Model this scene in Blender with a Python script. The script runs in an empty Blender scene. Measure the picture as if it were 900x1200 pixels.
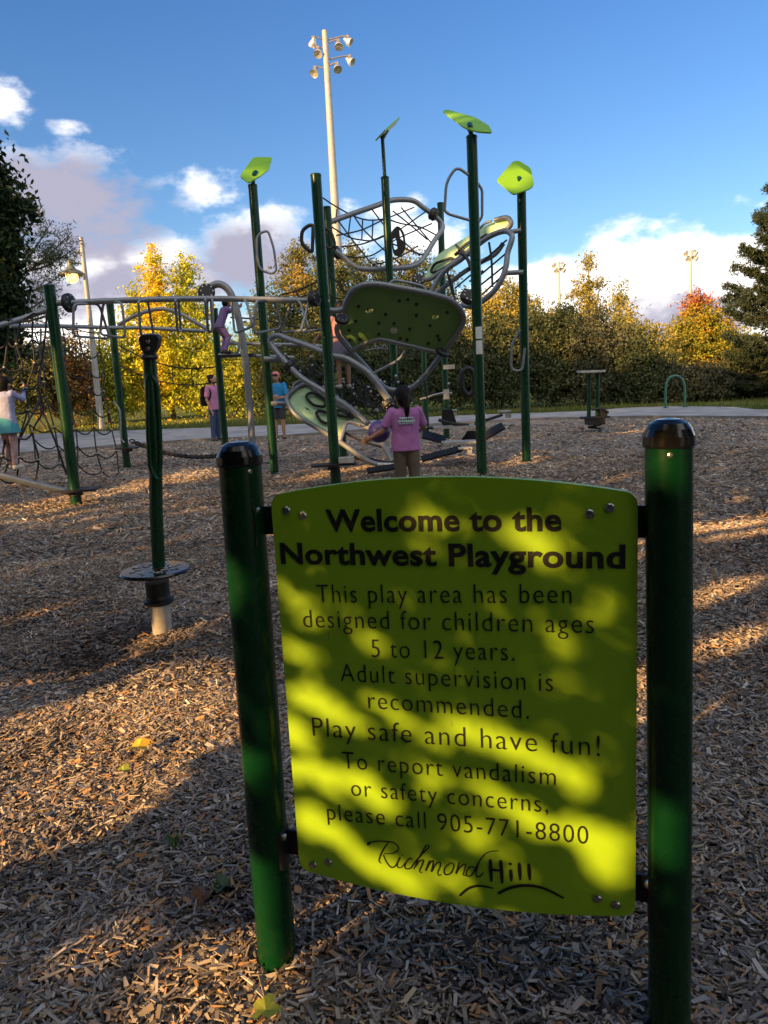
import bpy, bmesh, math, random
import numpy as np
from mathutils import Vector, Matrix
random.seed(7); RNG = np.random.default_rng(11)
SC = bpy.context.scene; COL = SC.collection
R = math.radians
# ------------------------------------------------------------------ camera
F = 900.0; PITCH = R(10.1); ROLL = R(3.0); CH = 1.42
_n = np.array([F/math.tan(PITCH)*math.sin(ROLL), -F/math.tan(PITCH)*math.cos(ROLL), -F]); _n /= np.linalg.norm(_n)
_up = -_n; _f = np.array([0, 0, -1.0]); _fy = _f-_up*_f.dot(_up); _fy /= np.linalg.norm(_fy); _rx = np.cross(_fy, _up)
RM = np.array([_rx, _fy, _up])
cam = bpy.data.objects.new('camera', bpy.data.cameras.new('camera')); COL.objects.link(cam)
cam.data.sensor_fit = 'HORIZONTAL'; cam.data.sensor_width = 36; cam.data.lens = 36*F/900
cam.data.clip_start = 0.05; cam.data.clip_end = 5000
M = Matrix([list(r)+[0] for r in RM]+[[0, 0, 0, 1]]); M.translation = (0, 0, CH); cam.matrix_world = M
SC.camera = cam
SC.render.engine = 'CYCLES'; SC.render.resolution_x = 768; SC.render.resolution_y = 1024
def ray(x, y): return RM @ np.array([x-450.0, -(y-600.0), -F])/F
def P(x, y, Y):                       # the point of the place at forward distance Y seen at (x, y) of the photograph
    d = ray(x, y); t = Y/d[1]; return Vector((t*d[0], Y, CH+t*d[2]))
def G(x, y, z=0.0):                   # the point of the ground seen at (x, y)
    d = ray(x, y); t = (z-CH)/d[2]; return Vector((t*d[0], t*d[1], z))
def scl(x, y, Y): return Y/ray(x, y)[1]/F      # metres per pixel there
# ------------------------------------------------------------------ world, sun, exposure
SUN_AZ, SUN_EL = 50.0, 17.0             # sunlight travels 50 degrees right of straight ahead, 17 degrees down
TE = math.tan(R(SUN_EL)); DH = np.array([math.sin(R(SUN_AZ)), math.cos(R(SUN_AZ))]); PU = np.array([DH[1], -DH[0]])
SKY_STRENGTH, SUN_STRENGTH, EXPO = 0.049, 5.0, 1.45
w = bpy.data.worlds.new('World'); SC.world = w; w.use_nodes = True
nt = w.node_tree; nt.nodes.clear(); N = nt.nodes; L = nt.links
def nd(t, **k):
    n = N.new(t)
    for a, b in k.items(): setattr(n, a, b)
    return n
def mth(op, a, b=None, c=None, clamp=False):
    n = N.new('ShaderNodeMath'); n.operation = op; n.use_clamp = clamp
    for i, v in enumerate((a, b, c)):
        if v is None: continue
        if isinstance(v, (int, float)): n.inputs[i].default_value = v
        else: L.new(v, n.inputs[i])
    return n.outputs[0]
out = nd('ShaderNodeOutputWorld'); bg = nd('ShaderNodeBackground'); bg.inputs['Strength'].default_value = SKY_STRENGTH
sky = nd('ShaderNodeTexSky'); sky.sky_type = 'NISHITA'; sky.sun_disc = False
sky.sun_elevation = R(SUN_EL); sky.sun_rotation = R(180+SUN_AZ); sky.altitude = 200; sky.air_density = 1.0; sky.dust_density = 0.3; sky.ozone_density = 2.2
tc = nd('ShaderNodeTexCoord'); sep = nd('ShaderNodeSeparateXYZ'); L.new(tc.outputs['Generated'], sep.inputs[0])
AZ = mth('ARCTAN2', sep.outputs[0], sep.outputs[1]); EL = mth('ARCSINE', sep.outputs[2])
def fbm(scale, detail, rough, zs=2.2, off=0.0):
    mp = nd('ShaderNodeMapping'); mp.inputs['Scale'].default_value = (1, 1, zs); mp.inputs['Location'].default_value = (off, off*.7, off*1.3)
    L.new(tc.outputs['Generated'], mp.inputs[0])
    n = nd('ShaderNodeTexNoise'); n.inputs['Scale'].default_value = scale; n.inputs['Detail'].default_value = detail; n.inputs['Roughness'].default_value = rough
    L.new(mp.outputs[0], n.inputs['Vector']); return n.outputs['Fac']
def azel(x, y):
    d = ray(x, y); d = d/np.linalg.norm(d); return math.atan2(d[0], d[1]), math.asin(d[2])
def blob(x, y, rx, ry, hard=1.0):
    a, e = azel(x, y); ra, re = rx/F, ry/F
    u = mth('DIVIDE', mth('SUBTRACT', AZ, a), ra); v = mth('DIVIDE', mth('SUBTRACT', EL, e), re)
    q = mth('ADD', mth('MULTIPLY', u, u), mth('MULTIPLY', v, v))
    return mth('MULTIPLY', mth('SUBTRACT', 1.0, q), hard)
def mx(lst):
    o = lst[0]
    for b in lst[1:]: o = mth('MAXIMUM', o, b)
    return o
big = fbm(5.0, 8, .6); fine = fbm(17.0, 12, .60, 1.7, 3.1)
dens = mx([blob(760, 405, 175, 124, 1.7), blob(640, 408, 130, 108, 1.6), blob(890, 395, 130, 122, 1.7), blob(1250, 340, 300, 150), blob(585, 415, 90, 80, 1.1),
           blob(90, 240, 84, 60, .95), blob(135, 325, 150, 60, .95), blob(242, 222, 50, 24, .50), blob(300, 290, 70, 50, .85), blob(8, 122, 32, 24, .55), blob(75, 148, 26, 8, .3), blob(440, 243, 42, 14, .35), blob(480, 290, 90, 30, .3),
           blob(165, 213, 80, 12, .45), blob(-250, 250, 240, 130), blob(60, 385, 200, 60), blob(400, 420, 130, 40, .5)])
edge = mth('ADD', mth('MULTIPLY', mth('SUBTRACT', big, .5), 1.9), mth('MULTIPLY', mth('SUBTRACT', fine, .5), 2.3))
dn = mth('ADD', mth('MAXIMUM', dens, -1.2), edge)
# scattered cloud elsewhere in the sky (low and behind)
gen = mth('SUBTRACT', mth('MULTIPLY', mth('SUBTRACT', fbm(2.6, 8, .6, 3.0, 7.7), .56), 9.0), mth('MULTIPLY', mth('COSINE', AZ), 4.0))
mr = nd('ShaderNodeMapRange'); mr.interpolation_type = 'SMOOTHSTEP'; mr.inputs[1].default_value = -.15; mr.inputs[2].default_value = .75
L.new(mx([dn, gen]), mr.inputs[0])
grey = mx([blob(85, 245, 120, 60, 1.6), blob(300, 310, 90, 55, 1.2), blob(120, 340, 160, 34, .8), blob(790, 385, 75, 42, .9), blob(745, 410, 60, 40, .8), blob(-250, 280, 200, 100)])
gr = nd('ShaderNodeMapRange'); gr.interpolation_type = 'SMOOTHSTEP'; gr.inputs[1].default_value = -.45; gr.inputs[2].default_value = .95
L.new(mth('ADD', grey, mth('MULTIPLY', mth('SUBTRACT', fine, .5), 2.4)), gr.inputs[0])
cc = nd('ShaderNodeMix', data_type='RGBA'); cc.inputs['A'].default_value = (13.0, 12.4, 11.9, 1); cc.inputs['B'].default_value = (3.7, 3.6, 4.6, 1)
L.new(gr.outputs[0], cc.inputs['Factor'])
cm = nd('ShaderNodeMix', data_type='RGBA'); L.new(mr.outputs[0], cm.inputs['Factor'])
sk = nd('ShaderNodeMix', data_type='RGBA'); sk.blend_type = 'MULTIPLY'; sk.inputs['Factor'].default_value = 1; sk.inputs['B'].default_value = (.66, 1.02, 1.46, 1)
tint = nd('ShaderNodeMix', data_type='RGBA'); tint.inputs['A'].default_value = (.98, 1.12, 1.26, 1); tint.inputs['B'].default_value = (.60, 1.0, 1.46, 1)
L.new(mth('MULTIPLY', EL, 2.1, None, True), tint.inputs['Factor']); L.new(tint.outputs['Result'], sk.inputs['B'])
L.new(sky.outputs[0], sk.inputs['A']); L.new(sk.outputs['Result'], cm.inputs['A']); L.new(cc.outputs['Result'], cm.inputs['B'])
L.new(cm.outputs['Result'], bg.inputs['Color']); L.new(bg.outputs[0], out.inputs[0])
sun = bpy.data.objects.new('sun', bpy.data.lights.new('sun', 'SUN')); COL.objects.link(sun)
sun.data.energy = SUN_STRENGTH; sun.data.angle = R(.53); sun.data.color = (1.0, .56, .20)
sd = Vector((DH[0]*math.cos(R(SUN_EL)), DH[1]*math.cos(R(SUN_EL)), -math.sin(R(SUN_EL))))
sun.rotation_euler = sd.to_track_quat('-Z', 'Y').to_euler(); sun.location = (-30, -25, 20)
vs = SC.view_settings; vs.view_transform = 'Standard'; vs.look = 'None'; vs.gamma = 1; vs.exposure = EXPO; vs.use_curve_mapping = False
# ------------------------------------------------------------------ materials
MATS = {}
def pm(name, c1, c2=None, rough=.6, metal=0.0, scale=6.0, bump=0.0, bscale=40.0, spec=None, wear=None):
    m = bpy.data.materials.new(name); m.use_nodes = True; t = m.node_tree; b = t.nodes['Principled BSDF']
    b.inputs['Roughness'].default_value = rough; b.inputs['Metallic'].default_value = metal
    if spec is not None: b.inputs['Specular IOR Level'].default_value = spec
    c2 = c2 or tuple(x*.8 for x in c1)
    co = t.nodes.new('ShaderNodeTexCoord'); no = t.nodes.new('ShaderNodeTexNoise'); no.inputs['Scale'].default_value = scale; no.inputs['Detail'].default_value = 5
    t.links.new(co.outputs['Object'], no.inputs['Vector'])
    rp = t.nodes.new('ShaderNodeValToRGB'); rp.color_ramp.elements[0].position = .35; rp.color_ramp.elements[1].position = .68
    rp.color_ramp.elements[0].color = (*c2, 1); rp.color_ramp.elements[1].color = (*c1, 1)
    t.links.new(no.outputs['Fac'], rp.inputs[0]); t.links.new(rp.outputs[0], b.inputs['Base Color'])
    if wear:                                  # sparse scuffs and scratches
        mp = t.nodes.new('ShaderNodeMapping'); mp.inputs['Scale'].default_value = (1.0, 1.0, .22); mp.inputs['Rotation'].default_value = (.3, .5, 0); t.links.new(co.outputs['Object'], mp.inputs[0])
        n3 = t.nodes.new('ShaderNodeTexNoise'); n3.inputs['Scale'].default_value = 95; n3.inputs['Detail'].default_value = 3; t.links.new(mp.outputs[0], n3.inputs['Vector'])
        n4 = t.nodes.new('ShaderNodeTexNoise'); n4.inputs['Scale'].default_value = 5; t.links.new(co.outputs['Object'], n4.inputs['Vector'])
        ad = t.nodes.new('ShaderNodeMath'); ad.operation = 'MULTIPLY_ADD'; ad.inputs[1].default_value = .35; t.links.new(n4.outputs['Fac'], ad.inputs[0]); t.links.new(n3.outputs['Fac'], ad.inputs[2])
        m3 = t.nodes.new('ShaderNodeMapRange'); m3.inputs[1].default_value = .905; m3.inputs[2].default_value = .95; m3.inputs[4].default_value = .6; t.links.new(ad.outputs[0], m3.inputs[0])
        mw = t.nodes.new('ShaderNodeMix'); mw.data_type = 'RGBA'; mw.inputs['B'].default_value = (*wear, 1); t.links.new(m3.outputs[0], mw.inputs['Factor']); t.links.new(rp.outputs[0], mw.inputs['A']); t.links.new(mw.outputs['Result'], b.inputs['Base Color'])
    rr = t.nodes.new('ShaderNodeMapRange'); rr.inputs[3].default_value = max(.02, rough-.09); rr.inputs[4].default_value = min(1, rough+.12)
    n2 = t.nodes.new('ShaderNodeTexNoise'); n2.inputs['Scale'].default_value = bscale; n2.inputs['Detail'].default_value = 4
    t.links.new(co.outputs['Object'], n2.inputs['Vector']); t.links.new(n2.outputs['Fac'], rr.inputs[0]); t.links.new(rr.outputs[0], b.inputs['Roughness'])
    if bump:
        bp = t.nodes.new('ShaderNodeBump'); bp.inputs['Strength'].default_value = bump; bp.inputs['Distance'].default_value = .01
        t.links.new(n2.outputs['Fac'], bp.inputs['Height']); t.links.new(bp.outputs[0], b.inputs['Normal'])
    MATS[name] = m; return m
def ramp_mat(name, stops, rough=.75, transl=0.0, attr='tint', spec=.25):
    m = bpy.data.materials.new(name); m.use_nodes = True; t = m.node_tree; b = t.nodes['Principled BSDF']
    b.inputs['Roughness'].default_value = rough; b.inputs['Specular IOR Level'].default_value = spec
    at = t.nodes.new('ShaderNodeAttribute'); at.attribute_name = attr
    rp = t.nodes.new('ShaderNodeValToRGB'); e = rp.color_ramp.elements
    e[0].position = stops[0][0]; e[0].color = (*stops[0][1], 1); e[1].position = stops[-1][0]; e[1].color = (*stops[-1][1], 1)
    for p, c in stops[1:-1]: k = e.new(p); k.color = (*c, 1)
    t.links.new(at.outputs['Fac'], rp.inputs[0]); t.links.new(rp.outputs[0], b.inputs['Base Color'])
    if transl:
        tr = t.nodes.new('ShaderNodeBsdfTranslucent'); t.links.new(rp.outputs[0], tr.inputs[0])
        ms = t.nodes.new('ShaderNodeMixShader'); ms.inputs[0].default_value = transl
        t.links.new(b.outputs[0], ms.inputs[1]); t.links.new(tr.outputs[0], ms.inputs[2])
        t.links.new(ms.outputs[0], t.nodes['Material Output'].inputs['Surface'])
    return m
GREEN = pm('dark green powder coat', (.0030, .037, .015), (.0027, .034, .0138), .28, 0, 9, spec=.4)
GREEN2 = pm('sign post green', (.0018, .031, .009), (.0017, .029, .0085), .24, 0, 5, spec=.35, wear=(.10, .14, .11))
LIME = pm('lime plastic sheet', (.255, .46, .012), (.242, .44, .011), .42, 0, 3, .06, 260, wear=(.20, .27, .03))
LEAFP = pm('leaf panel lime plastic', (.20, .44, .006), (.18, .40, .006), .4, 0, 4, .05, 200)
MINT = pm('light green climbing sheet', (.50, .76, .44), (.46, .70, .40), .45, 0, 5, .08, 160)
OLIVE = pm('green deck sheet', (.15, .29, .085), (.135, .265, .075), .68, 0, 5, .08, 180)
GREY = pm('grey painted tube', (.235, .26, .285), (.19, .21, .235), .40, .3, 14, .05, 150)
STEEL = pm('brushed steel', (.62, .61, .58), (.42, .41, .39), .36, .45, 18, .06, 220)
GALV = pm('galvanised steel', (.55, .54, .50), (.42, .41, .38), .5, .4, 12, .06, 80)
BLACK = pm('black rubber', (.012, .012, .013), (.008, .008, .009), .5, 0, 10, .1, 120)
GLOSSB = pm('glossy black cap', (.008, .009, .010), (.006, .006, .007), .16, 0, 6, .02, 90)
ROPE = pm('black rope', (.022, .021, .024), (.012, .012, .013), .7, 0, 60, .4, 300)
CLIPM = pm('pale rope clips', (.42, .41, .39), (.30, .29, .28), .45, .3, 30, 0, 90)
INK = pm('black lettering', (.004, .005, .004), (.003, .003, .003), .6, 0, 20, 0, 90)
BOLT = pm('bolt metal', (.5, .49, .46), (.3, .29, .27), .28, .95, 40, .1, 200)
LABEL = pm('white sticker', (.7, .72, .7), (.55, .58, .58), .5, 0, 60, 0, 90)
POLEM = pm('galvanised light pole', (.36, .36, .355), (.29, .29, .285), .55, .1, 4, .05, 60)
LIGHTM = pm('floodlight housing', (.72, .71, .68), (.5, .5, .49), .3, .6, 5, 0, 60)
LAMPM = pm('grey green lamp paint', (.11, .13, .11), (.09, .11, .09), .45, .1, 8, 0, 60)
BARK = pm('bark', (.09, .07, .05), (.05, .04, .03), .9, 0, 7, .8, 20)
SKIN = pm('skin', (.36, .21, .14), (.33, .19, .125), .55, 0, 9, .05, 120, .3)
HAIR = pm('dark hair', (.012, .009, .008), (.006, .005, .005), .5, 0, 40, .5, 90, .15)
def cloth(n, c, k=.85): return pm(n, c, tuple(x*k for x in c), .9, 0, 9, 1.0, 15, .1)
LILAC = cloth('lilac cotton', (.46, .19, .46)); KHAKI = cloth('khaki cotton', (.16, .13, .10)); PINKT = cloth('pink cotton', (.50, .20, .36))
BLUET = cloth('blue jersey', (.03, .21, .46)); DENIM = cloth('denim', (.05, .08, .15)); DARKS = cloth('dark grey cotton', (.05, .05, .06)); CAPM = cloth('pink cap cotton', (.55, .20, .22))
PURP = cloth('purple cotton', (.17, .13, .30)); TEAL = cloth('teal cotton', (.08, .33, .42)); LAV = cloth('lavender cotton', (.30, .34, .58)); LEG = cloth('pale patterned leggings', (.52, .38, .42), .45)
WHITEC = cloth('white cotton', (.62, .64, .68)); BLACKC = cloth('black cotton', (.012, .012, .015)); GREYP = cloth('grey purple cotton', (.20, .18, .27)); PALEPINK = cloth('pale pink cotton', (.36, .20, .23))
PRINT = pm('pale green shirt print', (.60, .86, .80), (.45, .70, .66), .8, 0, 60, 0, 60)
BALLM = pm('purple ball rubber', (.10, .07, .26), (.08, .055, .21), .4, 0, 8, .1, 60)
SHOE = pm('pale shoe', (.55, .55, .52), (.4, .4, .38), .6, 0, 20, 0, 60)
# ------------------------------------------------------------------ mesh helpers
class MB:
    def __init__(s): s.v = []; s.f = []; s.sm = []
    def add(s, vs, fs, smooth=False):
        o = len(s.v); s.v += [tuple(v) for v in vs]; s.f += [tuple(i+o for i in f) for f in fs]; s.sm += [smooth]*len(fs); return s
    def box(s, c, x, y, z, hx, hy, hz):          # centre, axes, half sizes
        c, x, y, z = Vector(c), Vector(x), Vector(y), Vector(z)
        vs = [c+x*(hx*a)+y*(hy*b)+z*(hz*d) for d in (-1, 1) for b in (-1, 1) for a in (-1, 1)]
        return s.add(vs, [(0, 2, 3, 1), (4, 5, 7, 6), (0, 1, 5, 4), (2, 6, 7, 3), (0, 4, 6, 2), (1, 3, 7, 5)])
    def tube(s, pts, r, seg=10, closed=False, caps=True, sq=1.0):
        pts = [Vector(p) for p in pts]; n = len(pts); rs = r if isinstance(r, (list, tuple)) else [r]*n
        tan = []
        for i in range(n):
            a = pts[(i-1) % n] if (closed or i > 0) else pts[i]; b = pts[(i+1) % n] if (closed or i < n-1) else pts[i]
            t = (b-a); tan.append(t.normalized() if t.length > 1e-9 else Vector((0, 0, 1)))
        u = tan[0].orthogonal().normalized(); vs = []; us = []
        for i in range(n):
            u = (u-tan[i]*u.dot(tan[i])); u = u.normalized() if u.length > 1e-6 else tan[i].orthogonal().normalized()
            v = tan[i].cross(u)
            for k in range(seg):
                a = 2*math.pi*k/seg; vs.append(pts[i]+(u*math.cos(a)+v*(math.sin(a)*sq))*rs[i])
        fs = []
        for i in range(n if closed else n-1):
            j = (i+1) % n
            off = 0
            if closed and j == 0:      # match the twist
                base = vs[0]; off = min(range(seg), key=lambda k: (vs[i*seg+k]-base).length)
            for k in range(seg):
                k2 = (k+1) % seg
                if closed and j == 0: fs.append((i*seg+(k+off) % seg, i*seg+(k2+off) % seg, j*seg+k2, j*seg+k))
                else: fs.append((i*seg+k, i*seg+k2, j*seg+k2, j*seg+k))
        s.add(vs, fs, True)
        if not closed and caps:
            s.add(vs[:seg], [tuple(range(seg))[::-1]]); s.add(vs[-seg:], [tuple(range(seg))])
        return s
    def lathe(s, c, ax, prof, seg=20):           # prof: (radius, distance along axis)
        c, ax = Vector(c), Vector(ax).normalized(); u = ax.orthogonal().normalized(); v = ax.cross(u)
        for a, b in zip(prof[:-1], prof[1:]):
            vs = [c+ax*q[1]+(u*math.cos(2*math.pi*k/seg)+v*math.sin(2*math.pi*k/seg))*max(q[0], 1e-4) for q in (a, b) for k in range(seg)]
            s.add(vs, [(k, (k+1) % seg, seg+(k+1) % seg, seg+k) for k in range(seg)], True)
        return s
    def ball(s, c, r, seg=12, ring=8, ax=((1, 0, 0), (0, 1, 0), (0, 0, 1))):
        c = Vector(c); r = r if isinstance(r, (tuple, list)) else (r, r, r); A = [Vector(a) for a in ax]
        vs = [c-A[2]*r[2]]
        for i in range(1, ring):
            th = -math.pi/2+math.pi*i/ring
            for k in range(seg):
                a = 2*math.pi*k/seg; vs.append(c+A[0]*(r[0]*math.cos(th)*math.cos(a))+A[1]*(r[1]*math.cos(th)*math.sin(a))+A[2]*(r[2]*math.sin(th)))
        vs.append(c+A[2]*r[2]); fs = [(0, 1+(k+1) % seg, 1+k) for k in range(seg)]
        for i in range(ring-2):
            for k in range(seg): fs.append((1+i*seg+k, 1+i*seg+(k+1) % seg, 1+(i+1)*seg+(k+1) % seg, 1+(i+1)*seg+k))
        b = 1+(ring-2)*seg; fs += [(b+k, b+(k+1) % seg, len(vs)-1) for k in range(seg)]
        return s.add(vs, fs, True)
    def prism(s, pts, off, holes=()):            # polygon (3D loop) with holes, extruded by off
        bm = bmesh.new(); off = Vector(off); es = []; loops = [list(map(Vector, l)) for l in (pts, *holes)]
        lv = []
        for l in loops:
            vs = [bm.verts.new(p) for p in l]; lv.append(vs)
            es += [bm.edges.new((vs[i], vs[(i+1) % len(vs)])) for i in range(len(vs))]
        bmesh.ops.triangle_fill(bm, use_beauty=True, use_dissolve=False, edges=es)
        bm.verts.index_update()
        top = [v.co.copy() for v in bm.verts]; tri = [tuple(v.index for v in f.verts) for f in bm.faces]
        s.add(top, tri); s.add([p+off for p in top], [t[::-1] for t in tri])
        for l in loops:
            n = len(l); s.add(l+[p+off for p in l], [(i, (i+1) % n, n+(i+1) % n, n+i) for i in range(n)])
        bm.free(); return s
LOC = {}
def fix_normals(me):
    bm = bmesh.new(); bm.from_mesh(me); bmesh.ops.recalc_face_normals(bm, faces=bm.faces[:]); bm.to_mesh(me); bm.free()
def build(name, mb, mat, parent=None, loc=None, normals=True):
    me = bpy.data.meshes.new(name)
    base = Vector(LOC[parent.name]) if parent else Vector(loc or (0, 0, 0))
    me.from_pydata([tuple(Vector(v)-base) for v in mb.v], [], mb.f)
    me.polygons.foreach_set('use_smooth', mb.sm); me.materials.append(mat)
    if normals: fix_normals(me)
    o = bpy.data.objects.new(name, me); COL.objects.link(o)
    if parent: o.parent = parent
    else: o.location = base
    LOC[o.name] = base; return o
def thing(name, label, cat, loc, group=None):
    o = bpy.data.objects.new(name, None); COL.objects.link(o); o.empty_display_size = .2
    o.location = loc; LOC[o.name] = Vector(loc); tag(o, label, cat, group); return o
def tag(o, label=None, cat=None, group=None, kind=None):
    if label: o['label'] = label
    if cat: o['category'] = cat
    if group: o['group'] = group
    if kind: o['kind'] = kind
    return o
def smooth(pts, k=5, closed=False):              # Catmull-Rom
    pts = [Vector(p) for p in pts]; n = len(pts); o = []
    rng = range(n) if closed else range(n-1)
    for i in rng:
        p1, p2 = pts[i], pts[(i+1) % n]; p0 = pts[(i-1) % n] if (closed or i > 0) else p1*2-p2; p3 = pts[(i+2) % n] if (closed or i < n-2) else p2*2-p1
        for j in range(k):
            t = j/k; o.append(.5*((2*p1)+(p2-p0)*t+(2*p0-5*p1+4*p2-p3)*t*t+(3*p1-p0-3*p2+p3)*t**3))
    if not closed: o.append(pts[-1])
    return o
def fillet(pts, r, closed=False, k=4):
    pts = [Vector(p) for p in pts]; n = len(pts); o = []
    for i in range(n):
        if not closed and i in (0, n-1): o.append(pts[i]); continue
        p, a, b = pts[i], pts[(i-1) % n], pts[(i+1) % n]
        da, db = (a-p), (b-p); q = min(r, da.length*.45, db.length*.45); A = p+da.normalized()*q; B = p+db.normalized()*q
        for j in range(k+1):
            t = j/k; o.append(A*(1-t)**2+p*(2*t*(1-t))+B*t*t)
    return o
def tr(xy, Y):                                   # trace of photograph points on a surface of given depth
    return [P(p[0], p[1], p[2] if len(p) > 2 else (Y(p[0], p[1]) if callable(Y) else Y)) for p in xy]
def np_mesh(name, V, nper, mat, attrs=None, parent=None, loc=None, kind=None, faces=None):
    # V (n*nper,3): n separate faces of nper vertices, or faces given as an index array
    me = bpy.data.meshes.new(name); base = np.array(LOC[parent.name] if parent else (loc or (0, 0, 0)))
    V = np.asarray(V, dtype=np.float32)-base.astype(np.float32); me.vertices.add(len(V)); me.vertices.foreach_set('co', V.ravel())
    if faces is None: faces = np.arange(len(V)).reshape(-1, nper)
    fn = len(faces); me.loops.add(fn*nper); me.loops.foreach_set('vertex_index', faces.astype(np.int32).ravel())
    me.polygons.add(fn); me.polygons.foreach_set('loop_start', np.arange(0, fn*nper, nper, dtype=np.int32))
    me.update(calc_edges=True); me.validate(); me.polygons.foreach_set('use_smooth', np.zeros(len(me.polygons), bool))
    for k, a in (attrs or {}).items():
        at = me.attributes.new(k, 'FLOAT', 'FACE'); at.data.foreach_set('value', np.asarray(a, dtype=np.float32))
    me.materials.append(mat); o = bpy.data.objects.new(name, me); COL.objects.link(o)
    if parent: o.parent = parent
    else: o.location = base
    LOC[o.name] = Vector(base)
    if kind: o['kind'] = kind
    return o
def unit(n): v = RNG.normal(size=(n, 3)); return v/np.linalg.norm(v, axis=1, keepdims=True)
def leaf_quads(pts, size, tilt=None, asp=.55):
    n = len(pts); u = unit(n); a = unit(n); v = np.cross(u, a); v /= np.linalg.norm(v, axis=1, keepdims=True)
    s = size*(.65+.7*RNG.random(n))[:, None]; w_ = np.cross(u, v)*s*.12
    V = np.stack([pts-u*s*.5, pts+v*s*asp*.5+w_, pts+u*s*.5, pts-v*s*asp*.5+w_], 1); return V.reshape(-1, 3)
# ------------------------------------------------------------------ setting: lawn, mulch ground, path
def gh(x, y):
    x = np.asarray(x, dtype=float); y = np.asarray(y, dtype=float)
    h = .018*np.sin(2.1*x+.7*y)+.015*np.sin(1.3*x-2.6*y+1)+.011*np.sin(4.7*x+3.1*y+2)+.007*np.sin(9.1*x-5.3*y)*np.sin(3.3*y+6.1*x+1)
    g = lambda cx, cy, s, a: a*np.exp(-((x-cx)**2+(y-cy)**2)/(2*s*s))
    h = h+g(-.32, 1.67, .09, .022)+g(.55, 1.41, .09, .02)+g(-1.62, 4.05, .26, -.10)+g(-1.22, 4.12, .22, .035)+g(-2.1, 3.95, .3, -.03)+g(.5, 8.4, .5, -.03)+g(-.6, 10.3, .5, -.03)
    return h
def mulch_material():
    m = bpy.data.materials.new('wood mulch ground'); m.use_nodes = True; t = m.node_tree; b = t.nodes['Principled BSDF']; b.inputs['Roughness'].default_value = .9; b.inputs['Specular IOR Level'].default_value = .15
    co = t.nodes.new('ShaderNodeTexCoord'); nz = t.nodes.new('ShaderNodeTexNoise'); nz.inputs['Scale'].default_value = 6; nz.inputs['Detail'].default_value = 3
    t.links.new(co.outputs['Object'], nz.inputs[0])
    mixv = t.nodes.new('ShaderNodeMix'); mixv.data_type = 'RGBA'; mixv.blend_type = 'LINEAR_LIGHT'; mixv.inputs['Factor'].default_value = .08
    t.links.new(co.outputs['Object'], mixv.inputs['A']); t.links.new(nz.outputs['Color'], mixv.inputs['B'])
    mp = t.nodes.new('ShaderNodeMapping'); mp.inputs['Scale'].default_value = (1, 1.7, 1); mp.inputs['Rotation'].default_value = (0, 0, .5); t.links.new(mixv.outputs['Result'], mp.inputs[0])
    vo = t.nodes.new('ShaderNodeTexVoronoi'); vo.inputs['Scale'].default_value = 26; t.links.new(mp.outputs[0], vo.inputs['Vector'])
    sp_ = t.nodes.new('ShaderNodeSeparateColor'); t.links.new(vo.outputs['Color'], sp_.inputs[0])
    rp = t.nodes.new('ShaderNodeValToRGB'); e = rp.color_ramp.elements; e[0].color = (.05, .041, .034, 1); e[1].color = (.58, .52, .45, 1)
    k = e.new(.35); k.color = (.165, .14, .12, 1); k = e.new(.75); k.color = (.35, .30, .245, 1)
    t.links.new(sp_.outputs[0], rp.inputs[0]); t.links.new(rp.outputs[0], b.inputs['Base Color'])
    bp = t.nodes.new('ShaderNodeBump'); bp.inputs['Strength'].default_value = .9; bp.inputs['Distance'].default_value = .03
    t.links.new(vo.outputs['Distance'], bp.inputs['Height']); t.links.new(bp.outputs[0], b.inputs['Normal']); return m
MULCH = mulch_material()
GRASSM = pm('lawn grass', (.13, .14, .035), (.06, .09, .02), .95, 0, .8, 1.0, 55, .1)
PATHM = pm('grey asphalt path', (.36, .36, .365), (.22, .22, .225), .9, 0, 1.6, .3, 90, .2)
KERBM = pm('kerb edging', (.20, .19, .18), (.14, .13, .125), .9, 0, 5, .4, 60)
b = MB(); S_ = 900
for x0, x1, y0, y1 in ((-S_, S_, 16.5, S_), (-S_, S_, -S_, -13.6), (-S_, -29.5, -13.6, 16.5), (27.5, S_, -13.6, 16.5)): b.add([(x0, y0, -.09), (x1, y0, -.09), (x1, y1, -.09), (x0, y1, -.09)], [(0, 1, 2, 3)])
tag(build('lawn', b, GRASSM), kind='structure')
near_px = [(0, 534), (62, 531), (140, 524), (218, 518), (330, 513), (450, 504), (520, 498), (640, 492), (760, 490), (900, 491)]
far_px = [(0, 511), (100, 507), (218, 503), (330, 499), (450, 493), (520, 488.5), (640, 484.5), (700, 482), (730, 479), (790, 477), (860, 478), (885, 481), (900, 481)]
nr = [G(x, y) for x, y in near_px]; fr = [G(x, y) for x, y in far_px]
nx = np.array([-40]+[p.x for p in nr]+[30]); ny = np.array([nr[0].y-2.5]+[p.y for p in nr]+[nr[-1].y-.3])
fx = np.array([-45]+[p.x for p in fr]+[34]); fyv = np.array([fr[0].y-1]+[p.y for p in fr]+[fr[-1].y-.3])
edge_y = lambda x: np.interp(x, nx, ny)
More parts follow.
